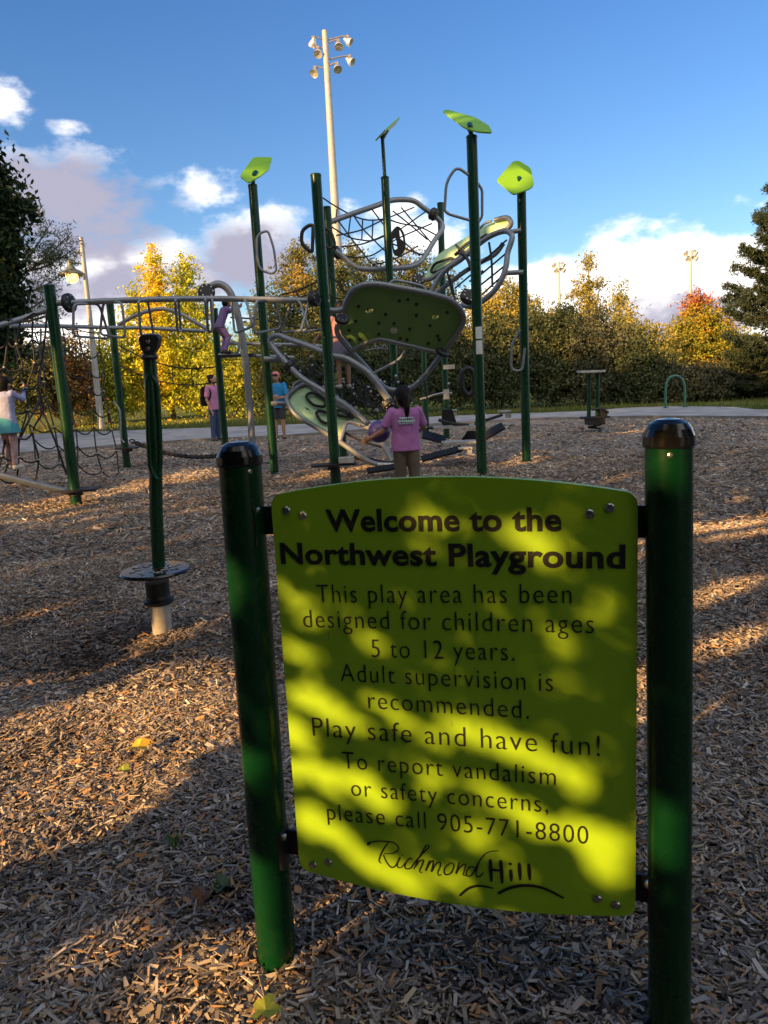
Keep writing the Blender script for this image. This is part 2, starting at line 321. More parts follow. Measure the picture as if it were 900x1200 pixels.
# mulch sheet: fine grid near the camera, coarser farther away
xs = np.unique(np.concatenate([np.linspace(-30, -6, 40), np.linspace(-6, 6, 220), np.linspace(6, 28, 36)]))
ts = np.unique(np.concatenate([np.linspace(0, .40, 14), np.linspace(.40, .66, 150), np.linspace(.66, 1, 60)]))
X, T_ = np.meshgrid(xs, ts); Yg = -14+(edge_y(X)+14)*T_; Z = gh(X, Yg)*np.clip((1-T_)*12, 0, 1)
ny_, nx_ = X.shape; idx = np.arange(ny_*nx_).reshape(ny_, nx_)
fc = np.stack([idx[:-1, :-1], idx[:-1, 1:], idx[1:, 1:], idx[1:, :-1]], -1).reshape(-1, 4)
go = np_mesh('ground', np.stack([X, Yg, Z], -1).reshape(-1, 3), 4, MULCH, faces=fc, kind='structure'); go.data.polygons.foreach_set('use_smooth', [True]*len(fc))
b = MB(); pts = [(-40, ny[0]+.1, .03)]+[(p.x, p.y+.10, .03) for p in nr]+[(30, ny[-1]+.1, .03)]+[(34, fyv[-1], .03)]+[(p.x, p.y, .03) for p in fr[::-1]]+[(-45, fyv[0], .03)]
b.prism(pts, (0, 0, -.16)); tag(build('path', b, PATHM), kind='structure')
b = MB(); e2 = [(x, y+.05, 0) for x, y in zip(nx, ny)]
for p, q in zip(e2[:-1], e2[1:]):
    p, q = Vector(p), Vector(q); d = (q-p); b.box((p+q)/2+Vector((0, 0, -.02)), d.normalized(), Vector((-d.y, d.x, 0)).normalized(), (0, 0, 1), d.length/2, .047, .085)
tag(build('kerb', b, KERBM), kind='structure')
# loose chips on the mulch
CHIPM = ramp_mat('wood chips', [(0, (.042, .034, .030)), (.2, (.155, .134, .117)), (.5, (.325, .285, .245)), (.72, (.48, .40, .30)), (.9, (.70, .65, .59)), (1, (.43, .25, .12))], .85, 0, 'tint', .2)
def wood_chips():
    ds, xs_, sz = [], [], []
    for d0, d1, dens_, s in ((.6, 3.4, 9000, .76), (.9, 3.8, 5000, .40), (3.4, 6.5, 4200, .90), (6.5, 12, 900, 1.3), (12, 19.5, 150, 1.8)):
        n = int(dens_*(.62*(d1*d1-d0*d0)+3.4*(d1-d0))); d = np.sqrt(d0*d0+(d1*d1-d0*d0)*RNG.random(n)); x = (RNG.random(n)*2-1)*(.62*d+1.7)
        ds.append(d); xs_.append(x); sz.append(np.full(n, s))
    y = np.concatenate(ds); x = np.concatenate(xs_); s = np.concatenate(sz); k = y < edge_y(x)-.05
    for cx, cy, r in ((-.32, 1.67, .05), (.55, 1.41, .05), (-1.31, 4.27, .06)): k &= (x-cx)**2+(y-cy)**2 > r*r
    x, y, s = x[k], y[k], s[k]; n = len(x)
    big = RNG.random(n) < .10
    ln = s*(.010+.020*RNG.random(n)**1.4)*np.where(big, 1.5, 1); wd = s*(.0032+.0058*RNG.random(n))*np.where(big, 1.5, 1); th = s*(.0006+.0016*RNG.random(n))
    ya = RNG.random(n)*2*np.pi; ti = RNG.normal(size=n)*.24; ro = RNG.normal(size=n)*.4
    u = np.stack([np.cos(ya)*np.cos(ti), np.sin(ya)*np.cos(ti), np.sin(ti)], 1); s0 = np.stack([-np.sin(ya), np.cos(ya), np.zeros(n)], 1)
    nn = np.cross(u, s0); v = s0*np.cos(ro)[:, None]+nn*np.sin(ro)[:, None]; nn = np.cross(u, v); nn *= np.sign(nn[:, 2:3])
    c = np.stack([x, y, gh(x, y)+.004+.020*RNG.random(n)*np.minimum(s, 1.3)+np.abs(np.sin(ti))*ln*.5], 1)
    tp = .25+.75*RNG.random((n, 2))
    V = []
    for a, bb, tcol in ((-1, -1, 0), (-1, 1, 0), (1, 1, 1), (1, -1, 1)):
        for top in (0, 1):
            V.append(c+u*(ln*a)[:, None]+v*(wd*bb*tp[:, tcol])[:, None]+nn*(th*(1 if top else -1))[:, None])
    V = np.stack(V, 1).reshape(-1, 3)      # order: (corner, bottom/top)
    base = (np.arange(n)*8)[:, None]
    q = np.array([[1, 3, 5, 7], [0, 2, 3, 1], [2, 4, 5, 3], [4, 6, 7, 5], [6, 0, 1, 7]])
    fc = (base[:, :, None]+q[None]).reshape(-1, 4)
    patch = .22*np.sin(1.7*x+.6*y)*np.sin(2.3*y-.9*x+1)+.16*np.sin(5.1*y-3.3*x)*np.sin(4.3*x+1.7*y)
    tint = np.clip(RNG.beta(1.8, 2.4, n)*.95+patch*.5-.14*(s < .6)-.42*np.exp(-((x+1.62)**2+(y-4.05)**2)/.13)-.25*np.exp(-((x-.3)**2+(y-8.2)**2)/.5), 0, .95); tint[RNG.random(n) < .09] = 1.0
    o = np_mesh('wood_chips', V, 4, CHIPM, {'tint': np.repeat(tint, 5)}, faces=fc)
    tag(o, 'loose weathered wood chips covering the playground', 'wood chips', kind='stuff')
wood_chips()
def grass_tufts():
    n = 26000; x = RNG.uniform(-34, 30, n); y = np.interp(x, fx, fyv)+.02+RNG.exponential(1.6, n)
    h = .05+.09*RNG.random(n); a = RNG.random(n)*6.283; le = RNG.normal(size=(n, 2))*.03
    p = np.stack([x, y, np.full(n, -.09)], 1); w_ = np.stack([np.cos(a), np.sin(a), 0*a], 1)*.02
    V = np.stack([p-w_, p+w_, p+np.concatenate([le, (h+.06)[:, None]], 1)], 1).reshape(-1, 3)
    m = ramp_mat('grass blades', [(0, (.05, .085, .018)), (.6, (.10, .135, .03)), (1, (.19, .18, .06))], .8, .3)
    tag(np_mesh('grass', V, 3, m, {'tint': RNG.random(n)}), 'short grass along the far edge of the path', 'grass', kind='stuff')
grass_tufts()
# ------------------------------------------------------------------ trees and shrubs
PAL = {
 'maple': [(0, (.012, .024, .009)), (.6, (.024, .043, .013)), (.93, (.045, .07, .016)), (1, (.30, .26, .03))],
 'yellow': [(0, (.22, .27, .02)), (.3, (.52, .52, .03)), (.55, (.78, .58, .03)), (.8, (.80, .42, .025)), (1, (.62, .22, .03))],
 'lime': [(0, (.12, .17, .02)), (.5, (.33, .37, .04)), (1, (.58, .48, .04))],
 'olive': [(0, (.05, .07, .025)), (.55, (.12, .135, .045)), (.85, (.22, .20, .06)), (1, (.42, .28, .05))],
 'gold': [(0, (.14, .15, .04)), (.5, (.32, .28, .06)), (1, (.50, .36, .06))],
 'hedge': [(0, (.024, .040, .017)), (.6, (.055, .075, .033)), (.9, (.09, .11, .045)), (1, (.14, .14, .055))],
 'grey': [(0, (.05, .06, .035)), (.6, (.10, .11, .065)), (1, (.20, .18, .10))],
 'rust': [(0, (.06, .07, .025)), (.5, (.16, .11, .04)), (1, (.30, .13, .05))],
 'red': [(0, (.12, .15, .02)), (.35, (.34, .30, .03)), (.6, (.40, .19, .03)), (1, (.25, .075, .035))],
 'spruce': [(0, (.016, .030, .018)), (.6, (.035, .055, .030)), (.95, (.07, .09, .04)), (1, (.12, .10, .05))],
 'pine': [(0, (.05, .075, .045)), (.6, (.10, .13, .075)), (1, (.18, .19, .11))]}
LEAF = {k: ramp_mat(k+' leaves', v, .7, .22) for k, v in PAL.items()}
def crown_points(blobs, nclump, per, cr, tintf, flat=.75, bias=.45):
    """blobs: (centre, (rx, ry, rz)); leaves gathered in clumps so the crown has gaps, an uneven edge and light and dark parts"""
    vol = np.array([max(b_[1][0]*b_[1][1]*b_[1][2], 1e-3)**.75 for b_ in blobs]); pick = RNG.choice(len(blobs), nclump, p=vol/vol.sum())
    C = np.array([b_[0] for b_ in blobs])[pick]; Rr = np.array([b_[1] for b_ in blobs])[pick]
    rad = RNG.random(nclump)**bias; u = unit(nclump); cen = C+u*Rr*rad[:, None]*(1+.16*RNG.normal(size=(nclump, 1)))
    sz = cr*(.55+.9*RNG.random(nclump))
    off = RNG.normal(size=(nclump, per, 3))*.5*sz[:, None, None]; off[:, :, 2] *= flat
    pts = (cen[:, None]+off).reshape(-1, 3)
    t = np.array([tintf(c) for c in cen])+.10*RNG.normal(size=nclump)
    tint = (np.repeat(t, per)+.13*RNG.normal(size=nclump*per)); return pts, np.clip(tint, 0, 1)
def trunk_mb(base, top, r, limbs=(), bend=.1):
    m = MB(); base, top = Vector(base), Vector(top); k = 6; pts = [base.lerp(top, i/k)+Vector((random.uniform(-bend, bend), random.uniform(-bend, bend), 0))*(0 if i in (0,) else .6) for i in range(k+1)]
    m.tube(smooth(pts, 3), [r*(1.25 if i == 0 else 1-.75*i/(3*k)) for i in range(3*k+1)], 8)
    for q in limbs:
        q = Vector(q); s = pts[random.randint(1, 4)]; mid = s.lerp(q, .5)+Vector((0, 0, .12*(q-s).length)); pp = smooth([s, mid, q], 4)
        m.tube(pp, [r*(.5-.42*i/(len(pp)-1)) for i in range(len(pp))], 6)
    return m
def tree(name, label, cat, x, Y, blobs, pal, nclump, per, leaf, clump, tint=.45, group=None, base=None, depth=.85, r=.14, gz=-.09, bias=.45, tintf=None, asp=.55):
    """blobs in photograph coordinates (cx, cy, rx, ry) all at distance Y (or with a fifth value, their own distance)"""
    bl = []
    for q in blobs:
        yy = q[4] if len(q) > 4 else Y; c = P(q[0], q[1], yy); s = scl(q[0], q[1], yy); bl.append((np.array(c), (q[2]*s, q[2]*s*depth, q[3]*s)))
    g = base or (P(x, 400, Y).x, Y, gz); t = thing(name, label, cat, g, group)
    top = max(bl, key=lambda q: q[0][2])[0]
    build('trunk', trunk_mb(g, (top[0], top[1], top[2]), r, [q[0] for q in bl[:7]]), BARK, t)
    ks = RNG.uniform(.4, 1.1, 3)
    tf = tintf or (lambda c: tint+.16*math.sin(c[0]*ks[0]*2.2+c[2]*ks[1]*2.6+ks[2]*9)+.08*math.sin(c[0]*5+c[1]*3))
    pts, ti = crown_points(bl, nclump, per, clump, tf, bias=bias)
    k = pts[:, 2] > gz+.02; pts, ti = pts[k], ti[k]
    np_mesh('crown', leaf_quads(pts, leaf, asp=asp), 4, LEAF[pal], {'tint': ti}, t); return t
# left maple, seen as dark branches at the frame's edge
tree('maple_tree', 'big dark green maple at the left edge of the photo', 'tree', -70, 23, [(-75, 250, 80, 110), (-22, 350, 44, 66), (14, 243, 24, 13), (-22, 225, 30, 40), (-34, 190, 28, 36), (-14, 290, 34, 40), (10, 302, 16, 13), (-34, 400, 56, 45), (-100, 110, 60, 60), (4, 264, 20, 14), (8, 335, 18, 16)],
     'maple', 1500, 42, .19, .36, .45, r=.3)
t = thing('pine_tree', 'grey green pine behind the dark maple, one bough reaching over the street lamp', 'tree', (P(10, 400, 27).x, 27, -.09))
bl = []; pm_ = MB(); pm_.tube(smooth([P(5, 480, 27), P(8, 400, 27), P(6, 300, 27), P(4, 240, 27)], 4), [.2-.010*i for i in range(13)], 8)
pts = []; nrm = []
for (x0, y0, x1, y1, k) in ((8, 335, 84, 272, 60), (10, 350, 78, 318, 40), (8, 330, 62, 258, 40), (30, 318, 70, 300, 40), (8, 300, 50, 240, 30), (40, 310, 90, 290, 30), (8, 380, 75, 360, 40), (8, 370, 60, 345, 40), (10, 420, 70, 400, 40)):
    A, B_ = P(x0, y0, 27), P(x1, y1, 27+random.uniform(-.8, .8)); mid = A.lerp(B_, .55)+Vector((0, 0, -.12)); cv = smooth([A, mid, B_], 6); pm_.tube(cv, [.05-.0033*i for i in range(len(cv))], 5)
    for j in range(k):
        s = .35+.65*random.random(); c = cv[int(s*(len(cv)-1))]+Vector(RNG.normal(size=3))*.17
        for _ in range(15): pts.append(c+Vector(RNG.normal(size=3))*.10)
build('trunk', pm_, BARK, t); pts = np.array([tuple(p) for p in pts])
np_mesh('crown', leaf_quads(pts, .17, asp=.16), 4, LEAF['pine'], {'tint': np.clip(.5+.25*RNG.normal(size=len(pts)), 0, 1)}, t)
# the yellow and orange tree
def ytint(c):
    q = P(180, 400, 36); dx = (c[0]-q.x)/2.0
    core = math.exp(-((c[0]-P(186, 400, 36).x)/.62)**2)*(1 if c[2] > 1.2 else .6); low = max(0, 1-c[2]/2.6)*(1 if c[0] < P(205, 400, 36).x else .3)
    return .15+.02*math.sin(c[0]*3)+.36*core+.30*low*math.exp(-((c[0]-P(160, 400, 36).x)/1.1)**2)+.09*math.sin(c[0]*7+c[2]*5)
tree('yellow_tree', 'bright yellow tree with an orange middle and two pointed tops', 'tree', 195, 36, [(180, 330, 17, 36), (217, 335, 16, 36), (162, 365, 17, 30), (195, 370, 36, 40), (232, 375, 18, 38), (188, 420, 52, 52), (160, 450, 34, 40), (222, 440, 36, 46), (150, 400, 16, 34), (242, 420, 14, 40), (180, 305, 6, 14), (218, 312, 6, 14)],
     'yellow', 1500, 26, .135, .32, tintf=ytint, r=.12)
left = [(40, 33, [(40, 440, 34, 42), (20, 455, 30, 32), (5, 430, 40, 40)], 'olive', .5, 'dark olive bush low behind the rope net at far left'),
        (75, 34, [(78, 425, 30, 40), (62, 450, 30, 40), (92, 460, 22, 36)], 'rust', .55, 'rusty brown bush behind the rope net beside the lamp post'),
        (118, 35, [(120, 430, 26, 38), (132, 455, 24, 34), (106, 460, 22, 30)], 'lime', .4, 'yellow green bush between the lamp post and the yellow tree'),
        (265, 34, [(262, 435, 28, 48), (285, 445, 26, 44), (250, 460, 22, 32), (300, 430, 20, 36)], 'lime', .42, 'leafy yellow green shrub just right of the yellow tree'),
        (335, 33, [(325, 440, 30, 44), (352, 430, 30, 50), (372, 450, 26, 36)], 'olive', .55, 'olive shrub behind the person in the blue shirt')]
for x, Y, bl, pal, ti, lb in left: tree('shrub', lb, 'shrub', x, Y, bl, pal, 420, 30, .13, .33, ti, 'shrubs along the far side of the path', r=.06)
def otint(c): return .42+.5*math.exp(-((c[0]-P(350, 330, 41).x)/.9)**2-((c[2]-P(350, 330, 41).z)/1.2)**2)+.07*math.sin(c[0]*5+c[2]*4)
tree('autumn_tree', 'olive tree with an orange patch behind the overhead rail', 'tree', 365, 41, [(350, 330, 32, 36), (385, 340, 30, 36), (330, 375, 34, 40), (375, 385, 45, 45), (352, 300, 14, 14), (402, 320, 20, 26)], 'olive', 900, 30, .14, .38, tintf=otint, r=.14)
tree('autumn_tree', 'grey green tree behind the big perforated deck panel', 'tree', 455, 43, [(430, 335, 34, 38), (470, 330, 34, 36), (500, 335, 30, 36), (450, 390, 70, 50), (415, 300, 16, 16), (520, 360, 28, 46)], 'olive', 1000, 28, .15, .4, .5, r=.15)
tree('autumn_tree', 'sunlit gold tree right of the tall centre post', 'tree', 590, 42, [(585, 365, 26, 36), (612, 370, 24, 36), (562, 385, 22, 36), (598, 345, 14, 18), (590, 410, 45, 40), (630, 390, 16, 28)], 'gold', 850, 28, .14, .36, .45, r=.12)
tree('slender_tree', 'tall thin pale tree rising above the hedge', 'tree', 688, 45, [(690, 312, 9, 22), (686, 340, 16, 22), (694, 362, 20, 22), (684, 385, 22, 24), (690, 410, 26, 26), (668, 345, 8, 6), (703, 335, 9, 10)], 'gold', 420, 24, .14, .36, .30, r=.10, bias=.6)
tree('slender_tree', 'shorter thin pale tree right of the tall thin one', 'tree', 727, 44, [(726, 350, 8, 18), (728, 375, 16, 24), (722, 400, 22, 24), (740, 400, 14, 20)], 'gold', 330, 24, .14, .36, .25, r=.08, bias=.6)
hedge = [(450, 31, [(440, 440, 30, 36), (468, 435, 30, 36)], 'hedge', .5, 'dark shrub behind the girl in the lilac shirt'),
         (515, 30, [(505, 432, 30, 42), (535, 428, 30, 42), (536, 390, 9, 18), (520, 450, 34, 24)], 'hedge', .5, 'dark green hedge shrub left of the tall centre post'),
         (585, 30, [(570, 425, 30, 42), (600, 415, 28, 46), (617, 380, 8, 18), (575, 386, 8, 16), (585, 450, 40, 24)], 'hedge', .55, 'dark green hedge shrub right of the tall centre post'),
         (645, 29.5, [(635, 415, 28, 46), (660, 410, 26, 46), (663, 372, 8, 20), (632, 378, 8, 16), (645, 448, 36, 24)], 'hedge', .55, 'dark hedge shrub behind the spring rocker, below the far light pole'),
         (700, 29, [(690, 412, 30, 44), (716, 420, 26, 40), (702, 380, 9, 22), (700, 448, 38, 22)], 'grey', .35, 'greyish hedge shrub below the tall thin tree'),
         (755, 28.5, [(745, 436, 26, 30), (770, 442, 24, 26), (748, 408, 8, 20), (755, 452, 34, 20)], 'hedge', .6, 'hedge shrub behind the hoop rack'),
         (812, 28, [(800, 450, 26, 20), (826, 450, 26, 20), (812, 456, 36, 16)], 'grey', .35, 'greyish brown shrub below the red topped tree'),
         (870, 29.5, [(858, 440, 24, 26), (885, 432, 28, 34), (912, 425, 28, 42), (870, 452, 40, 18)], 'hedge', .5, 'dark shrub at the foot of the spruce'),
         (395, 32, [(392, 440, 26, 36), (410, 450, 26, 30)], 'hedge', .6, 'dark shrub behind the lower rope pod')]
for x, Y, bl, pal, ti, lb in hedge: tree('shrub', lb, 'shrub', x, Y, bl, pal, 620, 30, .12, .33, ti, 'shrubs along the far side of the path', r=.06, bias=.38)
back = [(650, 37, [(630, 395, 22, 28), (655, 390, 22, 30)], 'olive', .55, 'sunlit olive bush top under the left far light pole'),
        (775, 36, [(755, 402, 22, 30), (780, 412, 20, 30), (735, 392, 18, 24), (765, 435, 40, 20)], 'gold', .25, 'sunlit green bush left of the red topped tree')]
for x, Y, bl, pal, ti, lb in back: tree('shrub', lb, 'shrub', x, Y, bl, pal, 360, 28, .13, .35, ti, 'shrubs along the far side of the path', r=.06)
def rtint(c):
    z0, z1 = P(820, 440, 38).z, P(820, 340, 38).z; k = (c[2]-z0)/(z1-z0); return (.90 if k > .80 else .18+.30*max(0, k-.3)) + (.3 if k < .2 else 0)+.10*math.sin(c[0]*4+c[2]*3)
tree('autumn_tree', 'round tree with a red top and yellow sides at right', 'tree', 822, 38, [(820, 358, 18, 20), (818, 382, 30, 26), (838, 392, 27, 30), (803, 402, 26, 34), (848, 412, 28, 34), (822, 425, 46, 34), (868, 425, 20, 30)], 'red', 1100, 28, .13, .34, tintf=rtint, r=.11)
# spruce at the right edge
def spruce():
    Y = 26.8; b0 = P(922, 470, Y); b0.z = -.09; topz = P(905, 175, Y).z; t = thing('spruce_tree', 'dark spruce with ragged boughs at the right edge of the photo', 'tree', b0)
    m = MB(); m.tube([b0, (b0.x, b0.y, topz*.5), (b0.x, b0.y, topz)], [.22, .14, .03], 8); pts = []
    for k in range(210):
        f = random.random()**.8; z = .3+f*(topz-.5); ln = (1-f)**.75*2.6*random.uniform(.55, 1.12)+.25; a = random.random()*6.283
        A = Vector((b0.x, b0.y, z)); d = Vector((math.cos(a), math.sin(a), random.uniform(.02, .22))); E_ = A+d*ln; mid = A+d*ln*.5+Vector((0, 0, -.12*ln)); cv = smooth([A, mid, E_], 5)
        m.tube(cv, [.035-.0030*i for i in range(len(cv))], 5)
        for j in range(int(34*ln)):
            s = random.random()**.7; c = cv[min(len(cv)-1, int(s*len(cv)))]; side = Vector((-d.y, d.x, 0))*random.gauss(0, .20*ln*(1.15-s)*.6)
            c = c+side+Vector((0, 0, -abs(random.gauss(0, .10))))
            for _ in range(15): pts.append(tuple(c+Vector((random.gauss(0, .07), random.gauss(0, .07), random.gauss(0, .05)))))
    build('trunk', m, BARK, t); pts = np.array(pts); np_mesh('crown', leaf_quads(pts, .15, asp=.22), 4, LEAF['spruce'], {'tint': np.clip(.5+.2*RNG.normal(size=len(pts)), 0, 1)}, t)
spruce()
# far-off wood that closes the view
def far_wood():
    pts = []; ti = []
    for (x0, x1, Y, top, n) in ((-160, 320, 62, 420, 300), (300, 640, 64, 380, 260), (600, 1080, 66, 405, 300)):
        bl = []
        for k in range(18):
            x = x0+(x1-x0)*(k+.5)/18; y = top+random.uniform(-8, 14); c = P(x, y+18, Y+random.uniform(-3, 3)); s = scl(x, y, Y); bl.append((np.array(c), (20*s, 20*s, 26*s))); c2 = np.array(c); c2[2] = 1.2; bl.append((c2, (22*s, 20*s, 30*s)))
        p, t_ = crown_points(bl, n*3, 26, .9, lambda c: .35+.2*math.sin(c[0]*.5)); pts.append(p); ti.append(t_)
    o = np_mesh('distant_wood', leaf_quads(np.concatenate(pts), .42), 4, LEAF['olive'], {'tint': np.concatenate(ti)}); tag(o, 'far olive green wood behind the trees', 'wood', kind='stuff')
far_wood()
n = 420; x = RNG.normal(size=n)*4.5-8.5; y = 30+np.abs(RNG.normal(size=n))*5; q = np.stack([x, y, np.full(n, -.06)+.03*RNG.random(n)], 1)
tag(np_mesh('leaf_litter', leaf_quads(q, .09), 4, LEAF['yellow'], {'tint': .2+.6*RNG.random(n)}), 'yellow leaves fallen on the grass under the yellow tree', 'leaves', kind='stuff')
# ------------------------------------------------------------------ unseen trees behind the photographer: dappled shade, some added to block skylight
GAPS = []                                       # openings cut into those crowns to place the sun patches: (u, h, ru, rh, turn)
def gap(p, ru, rh, turn=0.0): GAPS.append((p[0]*PU[0]+p[1]*PU[1], p[2]+(p[0]*DH[0]+p[1]*DH[1])*TE, ru, rh, turn))
SO = np.array([-.32, 1.67, 0]); SR_ = np.array([.55, 1.41, 0]); SS = (SR_-SO)/np.linalg.norm(SR_-SO); SN = np.array([SS[1], -SS[0], 0]); SW = float(np.linalg.norm(SR_-SO))
vS, vN, vO, vZ = Vector(SS), Vector(SN), Vector(SO), Vector((0, 0, 1))
FACE = .012
def sp(x, y, off=FACE):              # photograph point -> (s, z) on the sign's face
    d = ray(x, y); c = np.array([0, 0, CH]); t = (off-SN.dot(c-SO))/SN.dot(d); p = c+t*d; return float(SS.dot(p-SO)), float(p[2])
def S3(s, z, off=FACE): return vO+vS*s+vZ*z+vN*off
def S3p(x, y): return S3(*sp(x, y))
# openings for the sunlit patches on the sign
for x, y, ru, rh, tu in ((622, 632, .046, .024, -8), (640, 640, .03, .02, -20), (500, 610, .035, .006, -10), (352, 715, .055, .010, -32), (345, 760, .04, .010, -25), (378, 826, .085, .045, -12), (470, 843, .09, .018, -28), (560, 862, .11, .028, -18), (655, 905, .09, .026, -33),
                         (365, 905, .085, .035, -3), (430, 925, .07, .035, -25), (590, 940, .12, .016, -24), (385, 972, .09, .03, -28), (450, 1022, .09, .035, -12), (525, 1030, .04, .03, 0), (700, 985, .06, .055, -25), (715, 1020, .035, .05, 0), (630, 965, .07, .02, -20), (662, 756, .032, .010, -28), (345, 860, .03, .05, 0),
                         (560, 985, .05, .012, -20), (500, 905, .03, .012, -20), (440, 752, .03, .008, -30)):
    gap(S3p(x, y), ru*.82, rh*.52, R(tu))
for z in (.05, .12, .19, .25): gap((-.32, 1.67, z), .055, .05)
gap((-.33, 1.66, .98), .03, .05); gap((-.33, 1.66, .55), .025, .03); gap((.53, 1.38, 1.24), .035, .03); gap((.52, 1.38, .50), .03, .06)
NSIGN = len(GAPS)
def gap_poly(pts, step, ru, rh, skip=.12, turn=0.0):
    x0, x1 = min(p[0] for p in pts), max(p[0] for p in pts); y0, y1 = min(p[1] for p in pts), max(p[1] for p in pts); n = len(pts)
    y = y0
    while y <= y1:
        x = x0
        while x <= x1:
            ins = False
            for i in range(n):
                (ax, ay), (bx, by) = pts[i], pts[(i+1) % n]
                if (ay > y) != (by > y) and x < ax+(y-ay)*(bx-ax)/(by-ay): ins = not ins
            if ins and random.random() > skip: gap(G(x+random.uniform(-.3, .3)*step, y+random.uniform(-.2, .2)*step), ru*random.uniform(.7, 1.2), rh*random.uniform(.7, 1.2), turn)
            x += step
        y += step*.6
gap_poly([(-90, 872), (0, 850), (265, 775), (278, 860), (235, 880), (170, 930), (100, 965), (0, 1000), (-90, 1030)], 16, .11, .05, .07)
gap_poly([(195, 1165), (225, 1115), (300, 1090), (345, 1105), (350, 1150), (290, 1215), (205, 1215)], 16, .035, .020, .08)
gap_poly([(120, 1105), (165, 1080), (205, 1090), (150, 1130)], 15, .02, .010, .4)
for q in ([(60, 722), (135, 704), (140, 714), (70, 732)], [(150, 752), (238, 733), (272, 740), (272, 757), (220, 765), (140, 778)], [(0, 792), (110, 782), (115, 790), (0, 814)], [(820, 618), (902, 606), (902, 622), (820, 632)], [(745, 640), (757, 640), (757, 660), (745, 665)],
          [(816, 846), (905, 806), (905, 832), (820, 868)], [(740, 790), (760, 780), (760, 850), (740, 870)], [(820, 700), (900, 676), (900, 684), (820, 708)], [(0, 600), (130, 573), (258, 549), (258, 556), (120, 590), (40, 612), (0, 612)], [(590, 542), (652, 527), (652, 535), (610, 546)], [(698, 511), (756, 497), (762, 502), (712, 514)],
          [(345, 552), (480, 534), (480, 545), (360, 560)], [(820, 760), (860, 745), (900, 735), (900, 742), (830, 768)], [(840, 985), (880, 960), (885, 985), (850, 1010)], [(30, 710), (60, 700), (60, 716), (30, 722)]):
    far = max(p[1] for p in q) < 640; gap_poly(q, 7 if far else 10, .14 if far else .06, .07 if far else .02, .08)
for p, ru, rh in ((P(604, 207, 11.72), .30, .30), (P(320, 505, 11.85), .06, .22), (P(313, 475, 11.85), .05, .10), (P(548, 290, 11.9), .22, .12), (P(580, 262, 11.7), .2, .1), (P(520, 300, 12), .15, .05), (P(300, 197, 11.88), .2, .08),
                  (P(440, 520, 11.7), .25, .05), (P(445, 508, 11.7), .10, .06), (P(350, 490, 11.6), .12, .05), (P(100, 430, 9.9), .1, .05), (P(175, 480, 4.27), .03, .05), (P(192, 725, 4.2), .04, .04)): gap(p, ru, rh)
for _ in range(70):                              # a few chance openings
    p = G(random.uniform(-150, 1050), random.uniform(505, 640)); gap(p, random.uniform(.03, .10), random.uniform(.01, .03), random.uniform(-.6, .6))
NS = [i for i, q in enumerate(GAPS) if i < NSIGN or not (-1.56 < q[0] < -.6 and .25 < q[1] < 1.75)]
GA = np.array([GAPS[i] for i in NS])
def open_sky(pts, grow):
    u = pts[:, 0]*PU[0]+pts[:, 1]*PU[1]; h = pts[:, 2]+(pts[:, 0]*DH[0]+pts[:, 1]*DH[1])*TE; o = np.zeros(len(pts), bool)
    for i in range(0, len(pts), 4000):
        du = u[i:i+4000, None]-GA[None, :, 0]; dh = h[i:i+4000, None]-GA[None, :, 1]; c, s = np.cos(GA[:, 4]), np.sin(GA[:, 4])
        a = du*c+dh*s; b_ = -du*s+dh*c; o[i:i+4000] = ((a/(GA[:, 2]+grow))**2+(b_/(GA[:, 3]+grow))**2 < 1).any(1)
    return o, u, h
def shade_tree(name, label, u0, u1, along, hlo, hhi, n, leaf, pal, grow, trunk_u=None, deep=.55):
    un = RNG.uniform(u0-.3, u1+.3, n); hn = hlo+(hhi-hlo)*RNG.random(n); al = along+RNG.normal(size=n)*deep
    top = hhi-.55*np.abs(np.sin(un*1.7))-.35*np.abs(np.sin(un*4.1+1))-.8*np.clip(np.abs(un-(u0+u1)/2)/((u1-u0)/2), 0, 1.2)**3
    xy = al[:, None]*DH[None]+un[:, None]*PU[None]; pts = np.concatenate([xy, (hn-al*TE)[:, None]], 1); k = (hn < top) & (pts[:, 2] > .25); pts = pts[k]
    o, _, _ = open_sky(pts, grow); pts = pts[~o]
    m = (u0+u1)/2; tu = m if trunk_u is None else trunk_u; g = along*DH+tu*PU; zt = hhi-along*TE; t = thing(name, label, 'tree', (g[0], g[1], 0), 'trees behind the photographer')
    z0 = max(.5, hlo-along*TE); cr = lambda uu, z: (along*DH[0]+uu*PU[0], along*DH[1]+uu*PU[1], z)
    build('trunk', trunk_mb((g[0], g[1], -.05), (g[0], g[1], zt*.86), .17, [cr(u0*.6+m*.4, z0+.75*(zt-z0)), cr(u1*.6+m*.4, z0+.75*(zt-z0)), cr(u0*.4+m*.6, zt*.86), cr(u1*.4+m*.6, zt*.84)]), BARK, t)
    np_mesh('crown', leaf_quads(pts, leaf, asp=.62), 4, LEAF[pal], {'tint': np.clip(.45+.2*RNG.normal(size=len(pts)), 0, .9)}, t)
ROWL = ['second', 'third', 'fourth', 'fifth', 'sixth', 'seventh']
for i, (a, b_) in enumerate([(-7.5, -3.4), (-11.5, -7.4), (-15.5, -11.4), (-19, -15.4), (-22.4, -18.9), (-25, -22.3)]):
    shade_tree('shade_tree', ROWL[i]+' broad tree of the row behind the photographer, counted from the sign', a-.5, b_+.5, -15+random.uniform(-.8, .8), -2.4, (10.6 if i == 0 else 9.9)+random.uniform(-.3, .3), 40000, .16, 'maple', .06)
shade_tree('shade_tree', 'tall last tree of the row behind the photographer', -28.2, -24.8, -15.5, -2.4, 11.6, 36000, .16, 'maple', .06)
shade_tree('shade_tree', 'low branched tree behind the photographer, nearest the sign', -4.6, 2.0, -4.6, -.9, 5.6, 230000, .072, 'maple', .020, -4.4)
